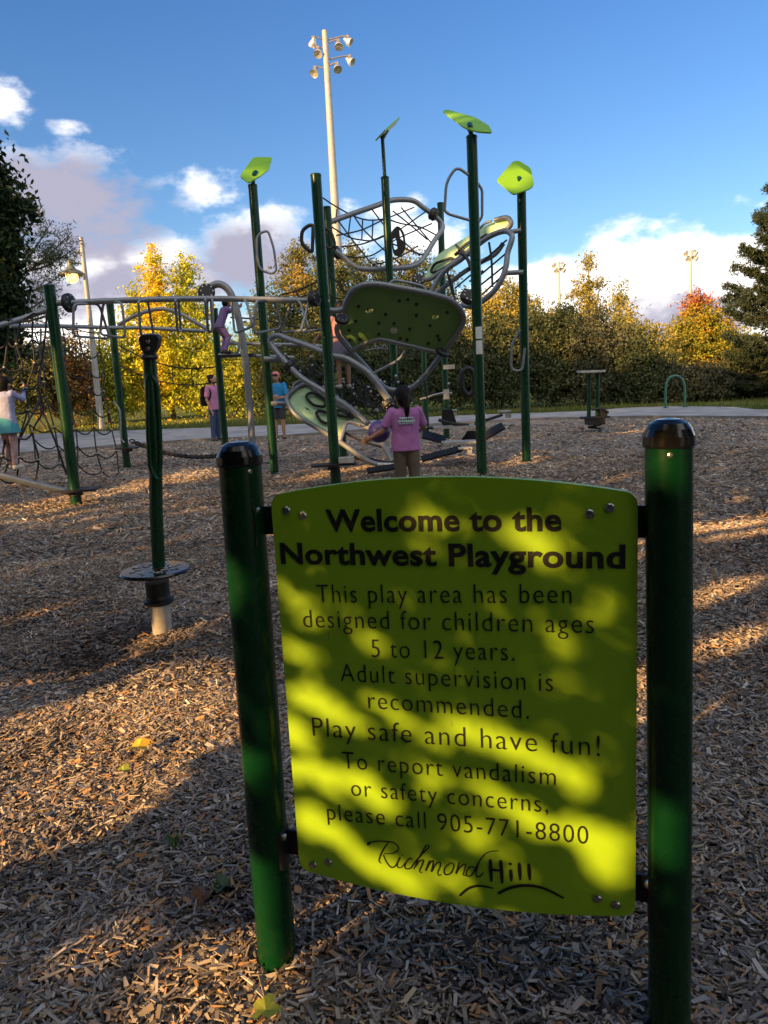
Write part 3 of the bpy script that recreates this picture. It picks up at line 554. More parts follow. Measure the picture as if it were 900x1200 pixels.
shade_tree('shade_tree', 'very tall tree behind the photographer', -5.2, 3.4, -6.6, 4.6, 13, 30000, .28, 'maple', .05, -5.0, .9)  # this and the next three are added unseen to darken the sign
shade_tree('shade_tree', 'tall tree left of the very tall one behind the photographer', -9.6, -4.8, -8.5, 3.0, 12, 20000, .28, 'maple', .06)
shade_tree('shade_tree', 'tall tree behind and right of the photographer', 1.6, 9, -4.2, -1, 12.5, 36000, .28, 'maple', .05)
shade_tree('shade_tree', 'second tall tree behind and right of the photographer', 8.5, 17, -2.5, -.6, 12, 34000, .30, 'maple', .05)
for i, (a, b_, al) in enumerate([(-6, .5, -23), (.3, 7, -21), (6.5, 14, -19), (13.5, 22, -15)]):  # belt added out of view to close sky leaks between the nearer crowns
    shade_tree('shade_tree', ['first', 'second', 'third', 'fourth'][i]+' dense tree of the far belt behind the photographer, counted from the sun side', a, b_, al, al*TE+.2, al*TE+12.5, 17000, .36, 'maple', .14, a+.3, 1.2)
for i, (x, y, h) in enumerate([(9.5, -4, 11), (11.5, 1.0, 10), (14.5, 5.0, 10)]):  # added out of view to shut off bright sky at right
    t = thing('shade_tree', ['tree right of and behind the photographer', 'tree level with the photographer, out to the right', 'tree out to the right, a little ahead of the photographer'][i], 'tree', (x, y, 0), 'trees behind the photographer')
    pts, ti = crown_points([(np.array([x, y, h*.55]), (2.6, 2.6, h*.45)), (np.array([x-.8, y+.6, h*.35]), (2.2, 2.2, h*.3)), (np.array([x+.8, y-.8, h*.3]), (2.4, 2.4, h*.28))], 700, 40, .6, lambda c: .45, bias=.6); k = pts[:, 2] > .3
    build('trunk', trunk_mb((x, y, -.05), (x, y, h*.9), .2), BARK, t); np_mesh('crown', leaf_quads(pts[k], .26, asp=.62), 4, LEAF['maple'], {'tint': np.clip(ti[k], 0, .9)}, t)
# a spreading crown added overhead, out of view, to cut light from above
t = thing('shade_tree', 'spreading oak whose boughs reach over the photographer', 'tree', (-3.4, -3.6, 0), 'trees behind the photographer')
pts, ti = crown_points([(np.array([-1.5, -1.2, 7.6]), (3.6, 3.2, 1.7)), (np.array([1.6, -1.6, 7.4]), (3.4, 3.0, 1.6)), (np.array([-3.6, -3, 7.8]), (3, 3, 2)), (np.array([.3, -3.4, 9]), (4, 3.4, 2))], 620, 42, .55, lambda c: .45)
k = (pts[:, 2]-pts[:, 1]*.60 > 2.2) & (pts[:, 1] < -1.3); pts, ti = pts[k], np.clip(ti[k], 0, .9)
build('trunk', trunk_mb((-3.4, -3.6, -.05), (-3.3, -3.4, 8.5), .26, [(-1.5, -1.2, 7.6), (1.6, -1.6, 7.4), (-3.6, -3, 9), (.3, -3.4, 9)]), BARK, t); np_mesh('crown', leaf_quads(pts, .22, asp=.62), 4, LEAF['maple'], {'tint': ti}, t)
# ------------------------------------------------------------------ the sign
sg = thing('welcome_sign', 'lime green playground welcome sign between two dark green posts', 'sign', (.115, 1.54, 0))
b = MB()
outl = [(.086, .300), (.088, .292)]
def zt(s): k = (s-.459)/.375; return 1.213-.036*k*k
def zb(s): k = (s-.459)/.375; return .254+.034*k*k
corn = []
s0, s1 = .085, .836; rc = .028
top = [(s, zt(s)) for s in np.linspace(s0+rc, s1-rc, 22)]; bot = [(s, zb(s)) for s in np.linspace(s1-rc, s0+rc, 22)]
arc = lambda cx, cz, a0, a1: [(cx+rc*math.cos(R(a)), cz+rc*math.sin(R(a))) for a in np.linspace(a0, a1, 7)][1:-1]
pg = top+arc(s1-rc, zt(s1-rc)-rc, 90, 0)+[(s1, zt(s1-rc)-rc-.005), (s1, zb(s1-rc)+rc+.005)]+arc(s1-rc, zb(s1-rc)+rc, 0, -90)+bot+arc(s0+rc, zb(s0+rc)+rc, 270, 180)+[(s0, zb(s0+rc)+rc+.005), (s0, zt(s0+rc)-rc-.005)]+arc(s0+rc, zt(s0+rc)-rc, 180, 90)
b.prism([S3(*p) for p in pg], -vN*.019); panel = build('sign_panel', b, LIME, sg)
# lettering
def text_mesh(body, off, spacing=1.0):
    cu = bpy.data.curves.new('lettering', 'FONT'); cu.body = body; cu.size = 1; cu.offset = off; cu.extrude = .004; cu.space_character = spacing; cu.resolution_u = 5
    o = bpy.data.objects.new('lettering', cu); COL.objects.link(o); dg = bpy.context.evaluated_depsgraph_get(); dg.update()
    me = bpy.data.meshes.new_from_object(o.evaluated_get(dg)); bpy.data.objects.remove(o); bpy.data.curves.remove(cu); return me
def line(body, xl, yl, xr, yr, cap, off, spacing=1.0, name='lettering'):
    a, c = sp(xl, yl), sp(xr, yr); me = text_mesh(body, off, spacing); vs = np.array([v.co[:] for v in me.vertices]); x0, x1 = vs[:, 0].min(), vs[:, 0].max()
    kx = (c[0]-a[0])/(x1-x0); kz = cap; m = MB(); out_ = []
    for x, y, z in vs:
        s = a[0]+(x-x0)*kx; zz = a[1]+(c[1]-a[1])*(s-a[0])/(c[0]-a[0])+y*kz; out_.append(S3(s, zz, FACE+.0012+z*.12))
    m.add(out_, [tuple(p.vertices) for p in me.polygons]); bpy.data.meshes.remove(me); return build(name, m, INK, panel)
BO, TO = .026, -.012
line('Welcome to the', 383, 622, 658, 621.5, .0655, BO, 1.04); line('Northwest Playground', 330, 660, 733, 665.5, .0655, BO, 1.04)
for body, a, c in (('This play area has been', (372, 706), (670, 707)), ('designed for children ages', (356, 735), (696, 742)), ('5 to 12 years.', (436, 770), (603, 774)), ('Adult supervision is', (400, 798), (648, 810)), ('recommended.', (432, 830), (620, 842)),
                   ('Play safe and have fun!', (367, 862), (703, 886)), ('To report vandalism', (402, 900), (651, 920)), ('or safety concerns,', (412, 932), (642, 952)), ('please call 905-771-8800', (384, 960), (689, 989))):
    line(body, *a, *c, .0600 if not body.startswith('Play') else .066, TO, 1.12)
def strokes(ls, name, width=.0034):
    m = MB()
    for l in ls:
        wv = l[0] if isinstance(l[0], (int, float)) else width; pts = l[1:] if isinstance(l[0], (int, float)) else l
        pp = smooth([S3p(x, y)+vN*.0012 for x, y in pts], 6); n = len(pp)
        wd = [wv*(.62+.38*math.sin(math.pi*min(1, .15+.85*i/(n-1)))) for i in range(n)]
        vs = []
        for i, p in enumerate(pp):
            d = (pp[min(i+1, n-1)]-pp[max(i-1, 0)]).normalized(); q = d.cross(vN)
            vs += [p+q*wd[i]/2, p-q*wd[i]/2]
        m.add(vs, [(2*i, 2*i+1, 2*i+3, 2*i+2) for i in range(n-1)])
        for e_ in (0, n-1):
            c = pp[e_]; u, v = vS, vZ; r_ = wd[e_]/2; m.add([c+u*r_*math.cos(a)+v*r_*math.sin(a)+vN*.0002 for a in np.linspace(0, 6.283, 9)[:-1]], [tuple(range(8))])
    return build(name, m, INK, panel, normals=False)
k = 7.5; q = lambda *a: [(425+x/k, 970+y/k) for x, y in a]
strokes([q((70, 135), (45, 150), (50, 132), (110, 118), (190, 116), (270, 128), (315, 165), (305, 200), (260, 222), (195, 226)), q((232, 122), (190, 175), (155, 245), (145, 290), (160, 308)),
         q((185, 240), (205, 290), (240, 338), (270, 345), (300, 315), (330, 255), (305, 310), (310, 345), (340, 345), (375, 305)), q((348, 238), (352, 242)),
         q((435, 275), (420, 265), (390, 290), (370, 335), (385, 358), (425, 350), (460, 300), (530, 220), (585, 165), (570, 150), (545, 175), (490, 270), (452, 360)), q((455, 350), (500, 290), (535, 285), (520, 330), (500, 378), (520, 395)),
         q((590, 285), (570, 330), (555, 375), (590, 310), (620, 290), (615, 340), (605, 385), (640, 320), (680, 300), (680, 340), (660, 390), (670, 415), (690, 410)), q((770, 310), (730, 340), (715, 385), (735, 410), (775, 395), (800, 345), (795, 310), (770, 308)),
         q((850, 305), (835, 350), (820, 400), (850, 350), (885, 320), (905, 325), (895, 370), (885, 410), (905, 418))], 'logo_script')
k = 6.923; q2 = lambda *a: [(545+x/k, 970+y/k) for x, y in a]
strokes([q2((75, 320), (45, 315), (15, 345), (12, 380), (35, 392), (70, 360), (100, 300), (140, 235), (190, 195), (268, 184)), q2((110, 285), (92, 350), (95, 390), (125, 392), (148, 360))], 'logo_script')
strokes([[.0085]+q2((205, 262), (215, 428)), [.0085]+q2((290, 270), (302, 442)), [.007]+q2((210, 338), (297, 345)), [.0085]+q2((370, 345), (375, 425)), [.0085]+q2((367, 290), (370, 294)), [.0085]+q2((440, 290), (447, 415)), [.0085]+q2((517, 298), (525, 415))], 'logo_block_lettering')
strokes([[.006]+q2((-40, 545), (20, 495), (80, 472), (150, 472), (225, 488)), [.0075]+q2((275, 530), (340, 495), (420, 472), (510, 466), (600, 478), (700, 515), (795, 565))], 'logo_hill_lines')
# bolts on the panel
for x, y in ((336, 598), (355, 604), (691, 602), (715, 595), (367, 1013), (385, 1010), (700, 1053), (722, 1060)):
    m = MB(); m.lathe(S3p(x, y), vN, [(.0095, 0), (.0092, .0025), (.007, .0045), (.0025, .0052)], 14); m.lathe(S3p(x, y), vN, [(.0025, .0053), (.0005, .0054)], 8); build('bolt', m, BOLT, panel)
# posts
for bx, by, top in ((-.32, 1.67, 1.262), (.55, 1.41, 1.282)):
    m = MB(); r = .0465 if by > 1.5 else .0425; tx = bx+(.012 if bx < 0 else -.020); m.tube([(bx, by, -.1), (bx+(tx-bx)*.3, by, .4), (bx+(tx-bx)*.6, by, .8), (tx, by, top)], r, 32); po = build('sign_post', m, GREEN2, sg)
    bx = tx; m = MB(); m.lathe((bx, by, top-.018), vZ, [(r+.001, -.001), (r+.0035, 0), (r+.004, .004), (r+.0035, .020), (r*.96, .033), (r*.80, .043), (r*.5, .050), (0, .0525)], 32); build('post_cap', m, GLOSSB, po)
    m = MB(); d = (Vector((0, 0, CH))-Vector((bx, by, CH))).normalized(); side = 1 if bx > 0 else -1
    dd = (Matrix.Rotation(R(4 if side > 0 else 25), 3, 'Z') @ d); m.lathe(Vector((bx, by, top-.030))+dd*(r-.001), dd, [(.0052, 0), (.005, .002), (.002, .003), (.0022, .0022), (0, .0022)], 12); build('rivet', m, BOLT, po)
# brackets: an ear behind the panel, a strap on the post, a bolt
for s, z, dr in ((.044, 1.115, 1), (SW-.042, 1.115, -1), (.044, .335, 1), (SW-.042, .335, -1)):
    m = MB(); hz = .036
    m.box(S3(s+dr*.001, z, .004), vS, vN, vZ, .0045, .022, hz+.012)      # strap plate on the post
    m.box(S3(s+dr*.045, z+.004, -.0125), vS, vN, vZ, .042, .0035, hz*.86)       # ear to the panel's back
    br = build('bracket', m, BLACK, sg)
    m = MB(); m.lathe(S3(s+dr*.006, z+.03, .012), vS*dr, [(.0085, 0), (.008, .004), (.004, .007), (0, .0075)], 12); build('bolt', m, BOLT, br)
# ------------------------------------------------------------------ play structure
ps = thing('play_structure', 'tall green and grey climbing structure with nets, deck panels and overhead rungs', 'climbing frame', (-.2, 11.8, 0))
def part(name, mb, mat, par=None): return build(name, mb, mat, par or ps)
def pole(bpx, tpx, r=.066, cap=True, Yd=None):
    g = G(*bpx) if Yd is None else Vector((P(tpx[0], tpx[1], Yd).x, Yd, 0)); t = P(tpx[0], tpx[1], g.y); m = MB(); t.x = g.x*.5+t.x*.5
    m.tube([g-Vector((0, 0, .15)), g.lerp(t, .5), t], r, 20); o = part('post', m, GREEN)
    if cap: m = MB(); m.lathe(t, vZ, [(r+.003, -.02), (r+.004, .0), (r*.9, .012), (0, .018)], 20); part('post_cap', m, GREEN, o)
    return g, t, o
gA, tA, oA = pole((90, 592), (57, 335), .068); gB, tB, oB = pole((149, 548), (130, 357)); gC, tC, oC = pole((266, 545), (252, 362), .06)
gD, tD, oD = pole((322, 555), (296, 217)); gE, tE, oE = pole((394, 567), (369, 205), .068); gF, tF, oF = pole((403, 540), (381, 243))
gG, tG, oG = pole(None, (451, 208), .066, True, 13.3); gH, tH, oH = pole((523.5, 516), (519, 238)); gI, tI, oI = pole((500, 507), (494, 330)); gJ, tJ, oJ = pole((565, 558), (552, 160), .068); gK, tK, oK = pole((617, 541), (611, 222))
# leaf shaped roof panels on stems
def leaf_panel(t, pole_o, stem_px, poly, Yf, name='leaf_panel'):
    s = P(stem_px[0], stem_px[1], t.y); m = MB(); m.tube([t-vZ*.05, s], .030, 12); so = part('stem', m, GREEN, pole_o)
    pts = fillet(tr(poly, Yf), .055, True, 4); c = sum((Vector(p) for p in pts), Vector())/len(pts); nrm = (pts[len(pts)//3]-pts[0]).cross(pts[2*len(pts)//3]-pts[0]).normalized()
    m = MB(); m.prism(pts, nrm*.019); lo = part(name, m, LEAFP)
    m = MB(); d = (c-s); d.normalize(); m.tube([s-vZ*.02, s+d*.16+nrm*0], [.042, .026], 10); m.box(s+d*.10, d, nrm.cross(d), nrm, .055, .032, .014); part('bracket', m, GREEN, lo)
leaf_panel(tD, oD, (297, 206), [(281, 206), (297, 184), (319, 184), (315, 198), (305, 206), (291, 214)], lambda x, y: 11.88+(x-300)*.004-(y-206)*.028)
leaf_panel(tG, oG, (448, 160), [(440, 166), (452, 153), (469, 138), (463, 147), (450, 158)], lambda x, y: 13.3+{440: -.15, 452: -.75, 469: .1, 463: .7, 450: .5}.get(x, 0))
leaf_panel(tJ, oJ, (551, 149), [(519, 130), (523, 128), (556, 137), (573, 147), (577, 155), (560, 154), (544, 149)], lambda x, y: 10.35-(y-149)*.040)
leaf_panel(tK, oK, (606, 217), [(582, 211), (601, 189), (608, 188), (622, 197), (626, 217), (621, 221), (602, 228)], lambda x, y: 11.72+(x-604)*.003-(y-212)*.016)
# overhead rail with hanging rung loops
lam = lambda x, y: 9.62+(10.34-9.62)*(x-57)/(385-57)
m = MB(); m.tube(smooth(tr([(60, 355), (80, 355), (120, 353), (180, 351), (245, 350), (310, 351), (352, 352), (386, 354)], lam), 4), .036, 14); rail = part('overhead_rail', m, GREY)
def loop(pts, Y, r=.016, closed=True, mat=GREY, name='rung_loop', par=None, fil=.07):
    m = MB(); m.tube(fillet(tr(pts, Y), fil, closed), r, 8, closed); return part(name, m, mat, par)
def yawed(x0, k): return lambda x, y: lam(x, y)+(x-x0)*k
for pts, x0, k in (([(86, 356), (86, 394), (129, 397), (116, 356)], 105, .006), ([(121, 354), (117, 392), (147, 396), (143, 354)], 132, -.008), ([(162, 352), (165, 393), (180, 392), (173, 352)], 170, .03), ([(205, 351), (208, 388), (212, 388), (209, 351)], 208, .09),
                   ([(240, 350), (244, 388), (249, 389), (247, 350)], 245, .06), ([(243, 351), (243, 390), (250, 388), (249, 350)], 247, -.05), ([(288, 351), (297, 382), (275, 391), (271, 351)], 285, -.015), ([(322, 352), (329, 385), (297, 391), (300, 352)], 312, .012),
                   ([(351, 352), (362, 386), (330, 390), (341, 353)], 346, -.012), ([(362, 352), (375, 356), (378, 386), (352, 390)], 365, .02)):
    loop(pts, yawed(x0, k), .016, True, GREY, 'rung_loop', rail)
def hub(px, Y, r=.10, ax=(1, 0, 0), th=.05):
    c = P(px[0], px[1], Y); a = Vector(ax).normalized(); m = MB(); m.lathe(c-a*th, a, [(0, 0), (r*.8, 0), (r, th*.4), (r, th*1.6), (r*.8, th*2), (0, th*2)], 18)
    u = a.orthogonal().normalized(); v = a.cross(u); o = part('hub', m, BLACK); m = MB()
    for i in range(8):
        q = 6.283*i/8
        for sgn in (-1, 1): m.lathe(c+(u*math.cos(q)+v*math.sin(q))*r*.72+a*sgn*th, a*sgn, [(r*.1, -.002), (r*.1, .006), (0, .008)], 6)
    part('hub_bolts', m, BOLT, o)
hub((81, 355), 9.66, .115, (1, -.35, .1), .035); hub((242, 343), 11.4, .12, (.3, -1, .2), .08); hub((368, 350), 10.2, .10, (1, -.5, 0), .05)
hub((401, 374), 10.5, .10, (.2, -.6, .8), .035); hub((518, 413), 11.0, .10, (.5, -.4, .8), .035); hub((395, 296), 13.4, .11, (1, -.2, .4), .06); hub((508, 251), 14.2, .11, (1, -.3, -.6), .06); hub((340, 429), 11.6, .10, (.6, -.3, -.8), .05); hub((455, 474), 10.5, .09, (.5, -.5, -.7), .05); hub((490, 328), 12.3, .10, (.3, -1, .5), .05); hub((549, 348), 11.2, .12, (.4, -1, .6), .05)
m = MB(); m.tube(smooth(tr([(241, 342), (249, 335), (257, 333), (266, 338), (273, 350), (280, 375), (286, 410), (291, 455), (295, 512), (299, 562)], lambda x, y: 11.45), 4), .052, 14); part('arch_tube', m, GREY)
lam2 = lambda x, y: 12.0+(13.5-12.0)*min(1, max(-.5, (x-20)/120))
m = MB(); m.tube(tr([(12, 382), (60, 382), (130, 384), (165, 384), (240, 388)], lam2), .034, 12); part('back_rail', m, GREY)
m = MB(); m.tube(smooth(tr([(138, 381), (158, 370), (175, 364), (192, 362), (210, 367), (228, 377), (244, 387)], 13.6), 4), .034, 12); part('arch_tube', m, GREY)
m = MB(); m.tube(tr([(264, 402), (300, 403), (345, 404), (400, 407)], 13.3), .03, 10); m.tube(tr([(256, 416), (300, 417), (345, 419)], 13.1), .03, 10); m.tube(fillet(tr([(272, 402), (280, 404), (280, 412), (270, 417)], 13.2), .05), .018, 8); m.tube(fillet(tr([(330, 404), (318, 411), (330, 419)], 13.2), .05), .018, 8); part('ladder_rails', m, GREY)
m = MB(); c = P(278, 417, 13.0); m.box(c, (1, 0, 0), (0, 1, 0), (0, 0, 1), .30, .22, .018); part('step_plate', m, BLACK)
# pole handles
for pts, Y in (([(301, 279), (305, 273), (314, 270), (321, 291), (324, 317), (319, 321), (305, 317), (301, 300)], 11.8), ([(549, 205), (535, 195), (523, 213), (521, 247), (526, 251), (550, 258)], 10.2), ([(560, 215), (565, 222), (565, 254), (561, 260)], 10.5), ([(610, 386), (599, 405), (599, 434), (612, 435), (615, 408)], 11.6), ([(133, 470), (141, 480), (142, 515), (146, 519)], 13.9)):
    loop(pts, Y, .018, len(pts) == 8, GREY, 'pole_handle', ps, .10)
# ropes and nets
def rope(m, pts, r=.0125, sag=0.0):
    if len(pts) == 2 and sag: a, b_ = Vector(pts[0]), Vector(pts[1]); pts = [a, a.lerp(b_, .25)-vZ*sag*.75, a.lerp(b_, .5)-vZ*sag, a.lerp(b_, .75)-vZ*sag*.75, b_]
    m.tube(smooth(pts, 3) if len(pts) > 2 else pts, r, 6)
def clip(m, p, r=.028): m.ball(p, r, 8, 5)
def net(name, tl, tr_, bl, br, nu, nv, r=.0125, sag=.06, jit=.02, clips=True, bulge=(0, 0, 0)):
    tl, tr_, bl, br = map(Vector, (tl, tr_, bl, br)); bulge = Vector(bulge); g = {}
    for i in range(nu+1):
        for j in range(nv+1):
            u, v = i/nu, j/nv; p = tl.lerp(tr_, u).lerp(bl.lerp(br, u), v)+bulge*(math.sin(math.pi*u)*math.sin(math.pi*v))
            if 0 < j < nv or 0 < i < nu: p = p+Vector((random.gauss(0, jit), random.gauss(0, jit), random.gauss(0, jit)))
            g[i, j] = p
    m = MB(); k = MB()
    for i in range(nu+1): rope(m, [g[i, j] for j in range(nv+1)], r)
    for j in range(nv+1):
        for i in range(nu): rope(m, [g[i, j], g[i+1, j]], r*.9, sag*(1 if 0 < j else .2))
    o = part(name, m, ROPE)
    if clips:
        for (i, j), p in g.items():
            if random.random() < .5: clip(k, p, .017)
        part('rope_clips', k, CLIPM, o)
    return o
m = MB(); m.tube(smooth(tr([(-40, 392, 9.1), (0, 381, 9.3), (30, 372, 9.5), (58, 362, 9.62)], 0), 3), .034, 10); part('net_top_tube', m, GREY)
m = MB(); m.tube(tr([(-60, 545, 9.0), (0, 557, 9.2), (40, 567, 9.4), (82, 577, 9.62)], 0), .042, 12); part('net_foot_tube', m, GREY)
net('cargo_net', P(-34, 391, 9.15), P(55, 366, 9.6), P(-90, 540, 8.9), P(40, 566, 9.4), 6, 7, .012, .05, .03)
net('cargo_net', P(18, 384, 12.0), P(116, 390, 13.4), P(42, 540, 11.2), P(139, 554, 12.6), 4, 7, .012, .10, .03)
m = MB(); rope(m, tr([(46, 470, 10), (30, 500, 9.6), (2, 560, 9.2)], 0), .016); rope(m, tr([(48, 386, 11), (47, 440, 10.4), (46, 470, 10), (64, 515, 9.8), (78, 556, 9.7)], 0), .014); part('net_ropes', m, ROPE)
m = MB()
for a, b_ in (((139, 405, 13.9), (252, 430, 13.5)), ((140, 428, 13.9), (254, 448, 13.5))): rope(m, [P(*a), P(*b_)], .012, .16)
for s in (.35, .55, .75): rope(m, [P(139, 405, 13.9).lerp(P(252, 430, 13.5), s)-vZ*.15, P(140, 428, 13.9).lerp(P(254, 448, 13.5), s)-vZ*.15], .010)
part('rope_rail', m, ROPE)
m = MB(); A, B_ = P(155, 517, 13.9), P(262, 533, 13.4); n = 34
for i in range(n):
    u = i/n; c = A.lerp(B_, u)-vZ*(.22*4*u*(1-u)*.6); d = (B_-A).normalized(); up_ = Vector((0, 0, 1)) if i % 2 else Vector((0, 1, 0)); w2 = d.cross(up_).normalized()
    m.tube([c+d*(.058*math.cos(a))+w2*(.03*math.sin(a)) for a in np.linspace(0, 6.283, 11)[:-1]], .014, 5, True)
part('chain', m, BLACK)
def foot_plate(c, hx=.22, hy=.16): m = MB(); m.box(c, (1, .1, 0), (-.1, 1, 0), (0, 0, 1), hx, hy, .012); m.tube([Vector(c)-vZ*.07, Vector(c)-vZ*.012], .085, 12); part('foot_plate', m, BLACK)
foot_plate(gA+Vector((.02, -.03, .20)), .28); foot_plate(gB+Vector((.05, 0, .36)), .2); foot_plate(gE+Vector((-.02, -.02, .27)), .30)
m = MB(); m.box(gE+Vector((.16, -.1, .33)), (1, 0, 0), (0, 1, 0), (0, 0, 1), .10, .08, .035); part('bracket', m, GALV)
# upper ring with its net
ry = lambda x, y: 13.3+(x-385)/(520-385)*1.0+(262-y)*.006
m = MB(); m.tube(smooth(tr([(383, 262), (398, 256), (412, 251), (438, 242), (458, 235), (474, 234), (486, 236), (497, 244), (508, 252), (517, 261), (518, 269), (509, 282), (498, 300), (491, 308), (478, 313), (454, 315), (424, 315), (412, 310), (402, 301), (393, 294)], ry), 4), .045, 12); ring = part('ring_frame', m, GREY)
m = MB()
for l in ([(377, 231), (392, 241), (412, 252), (426, 257), (438, 258), (452, 256), (463, 252), (485, 243)], [(380, 260), (395, 270), (409, 278), (422, 281), (436, 282), (450, 277), (470, 268), (500, 247)], [(394, 276), (410, 273), (425, 269), (438, 263), (452, 256)], [(400, 289), (420, 287), (436, 282), (452, 275)], [(404, 300), (420, 302), (436, 299), (448, 292), (465, 280), (506, 262)],
          [(396, 258), (409, 276), (420, 290), (432, 305), (440, 313)], [(414, 252), (425, 268), (437, 280), (450, 293), (470, 310)], [(435, 244), (447, 260), (458, 272), (476, 286), (492, 300)], [(395, 245), (393, 262)], [(411, 253), (408, 276)], [(425, 257), (424, 280)], [(437, 259), (436, 282)], [(460, 247), (480, 263), (501, 281)], [(461, 286), (476, 292), (496, 299)], [(470, 243), (486, 262), (505, 284)], [(438, 310), (452, 307), (470, 300), (490, 288)], [(452, 256), (470, 262), (492, 266), (512, 276)]):
    rope(m, tr(l, lambda x, y: ry(x, y)-.02), .0125)
part('ring_net', m, ROPE, ring)
m = MB()
for l in ([(362, 345), (345, 350), (330, 350)], [(384, 318), (396, 332), (408, 346)], [(384, 345), (400, 350), (412, 340)], [(330, 345), (350, 340), (372, 330)], [(270, 372), (310, 375), (350, 384), (372, 384)], [(345, 340), (352, 350)], [(500, 450), (480, 455), (510, 440)]): rope(m, tr(l, 12.2), .013)
part('loose_ropes', m, ROPE)
loop([(362, 264), (354, 270), (353, 284), (360, 292), (366, 296), (367, 264)], 12.9, .030, True, BLACK, 'rubber_grip', ps, .08); loop([(381, 266), (389, 273), (393, 288), (385, 292), (381, 285)], 12.9, .026, True, BLACK, 'rubber_grip', ps, .08)
m = MB(); m.prism(fillet(tr([(457, 273), (466, 263), (474, 272), (476, 292), (468, 301), (461, 298)], 13.2), .10, True), (0, .05, 0), [fillet(tr([(468, 268), (472, 276), (473, 285), (469, 280)], 13.2), .03, True), fillet(tr([(460, 280), (464, 278), (466, 292), (462, 293)], 13.2), .03, True)]); part('foothold', m, BLACK)
# big perforated deck panel in its tube loop
dY = lambda x, y: 10.55+(y-335)*.0085+(0 if x > 400 else 0)
m = MB(); loopT = smooth(tr([(400, 372), (403, 362), (406, 353), (412, 342), (422, 335), (438, 332.5), (460, 335.5), (500, 343), (524, 350), (536, 358), (542, 367), (543, 378), (535, 392), (521, 411), (508, 428), (494, 445), (482, 454), (468, 457), (455, 456), (446, 450), (438, 441), (426, 427), (412, 412), (400, 398), (395, 389), (396, 380)], dY), 3, True)
m.tube(loopT, .038, 12, True); deck_fr = part('deck_frame', m, GREY)
m = MB(); m.tube(smooth(tr([(411, 412), (424, 404), (442, 398), (456, 399.5), (484, 406), (519, 414)], dY), 4), .036, 10); part('deck_edge_tube', m, GREY, deck_fr)
m = MB(); m.tube(smooth(tr([(386, 364), (396, 364), (402, 362)], lambda x, y: 10.6), 3), .042, 10); part('strut', m, GREY, deck_fr)
hole = lambda cx, cy, s: tr([(cx+s*a, cy+s*b_*.72) for a, b_ in ((-1, -.2), (-.4, -.8), (.2, -.5), (.9, -.7), (1, .4), (.3, .6), (-.3, .9), (-.8, .6))], lambda x, y: dY(x, y)-.0)
m = MB(); m.prism(tr([(401, 372), (405, 360), (409, 350), (415, 342), (424, 337), (438, 335), (460, 338), (500, 345.5), (523, 352), (534, 359.5), (540, 368), (541, 377), (533, 391), (518, 411), (484, 404), (456, 397.5), (442, 396.5), (424, 402), (413, 407), (400, 392), (398, 385)], dY), (0, .012, .016), [hole(432.5, 364, 5), hole(510, 371.5, 4)])
deck = part('deck_panel', m, OLIVE)
for x, y in ((420, 359), (452, 368.5), (417, 376.5), (444, 378.5), (462, 379), (409, 387), (444, 391.5), (410, 398), (422, 397.5), (468, 352.5), (478, 351), (488, 356.5), (488, 369.5), (524, 366), (504, 381.5), (480, 385.5), (469, 396.5), (477, 398), (513, 393.5), (515, 398), (502, 402.5)):
    m = MB(); c = P(x, y, dY(x, y)-.006); m.lathe(c, (-.0, -.9, -.45), [(.024, -.01), (.024, .006), (0, .010)], 10); part('bolt', m, BLACK, deck)  # black discs stand in for the small dark holes of the panel
m = MB(); m.lathe(P(461.5, 387, dY(461, 387)-.006), (0, -.9, -.45), [(.05, -.01), (.05, .004), (0, .006)], 14); part('hand_hole', m, GALV, deck)
m = MB(); m.tube(smooth(tr([(456, 333), (462, 329), (472, 330), (494, 335), (499, 340)], 10.7), 4), .022, 8); part('handle', m, GREY, deck_fr)
for l in ([(437, 438), (462, 425), (469, 420), (475, 411)], [(428, 411), (442, 408), (456, 410), (450, 403), (447, 409), (438, 404), (442, 410)]):
    m = MB(); m.tube(fillet(tr(l, 11.3), .05), .020 if l[0][0] == 437 else .010, 8); part('cable' if l[0][0] == 428 else 'strut', m, GREY, deck_fr)
# lower pod: leaning tube loop with a tangle of net
pY = lambda x, y: 11.75-(x-317)/140*1.15+(0 if x < 390 else 0)
m = MB(); m.tube(smooth(tr([(388, 417), (376, 411), (355, 403), (337, 397), (326, 393), (318, 396), (317, 402), (325, 413), (335, 424), (347, 437), (357, 445), (377, 457), (392, 466), (410, 478), (431, 497)], pY), 4), .041, 12); pod = part('pod_frame', m, GREY)
m = MB(); m.tube(smooth(tr([(386, 417), (394, 418), (404, 420), (417, 427), (430, 436), (440, 447), (448, 458), (456, 469)], lambda x, y: 10.55), 4), .050, 12); part('pod_frame', m, GREY)
m = MB(); m.tube(tr([(310, 421), (330, 421)], 11.8), .045, 10); m.tube(tr([(318, 473), (338, 473)], 11.85), .040, 10); part('strut', m, GREY, pod)
m = MB(); k = MB()
c1, c2, c3, c4 = P(322, 405, 11.7), P(392, 420, 11.1), P(350, 440, 11.5), P(455, 474, 10.9)
def tangle(a, b_, c, d, n, dz, r=.011):
    for i in range(n):
        u, v = random.random(), random.random(); q = lambda u, v: a.lerp(b_, u).lerp(c.lerp(d, u), v)+Vector((0, random.uniform(0, .7), -random.uniform(0, dz)*math.sin(math.pi*min(1, max(0, u)))))
        p0, p1 = q(u, v), q(min(1, max(0, u+random.uniform(-.35, .35))), min(1, max(0, v+random.uniform(-.5, .5)))); rope(m, [p0, p1], r, .05)
        if random.random() < .5: clip(k, p1, .024)
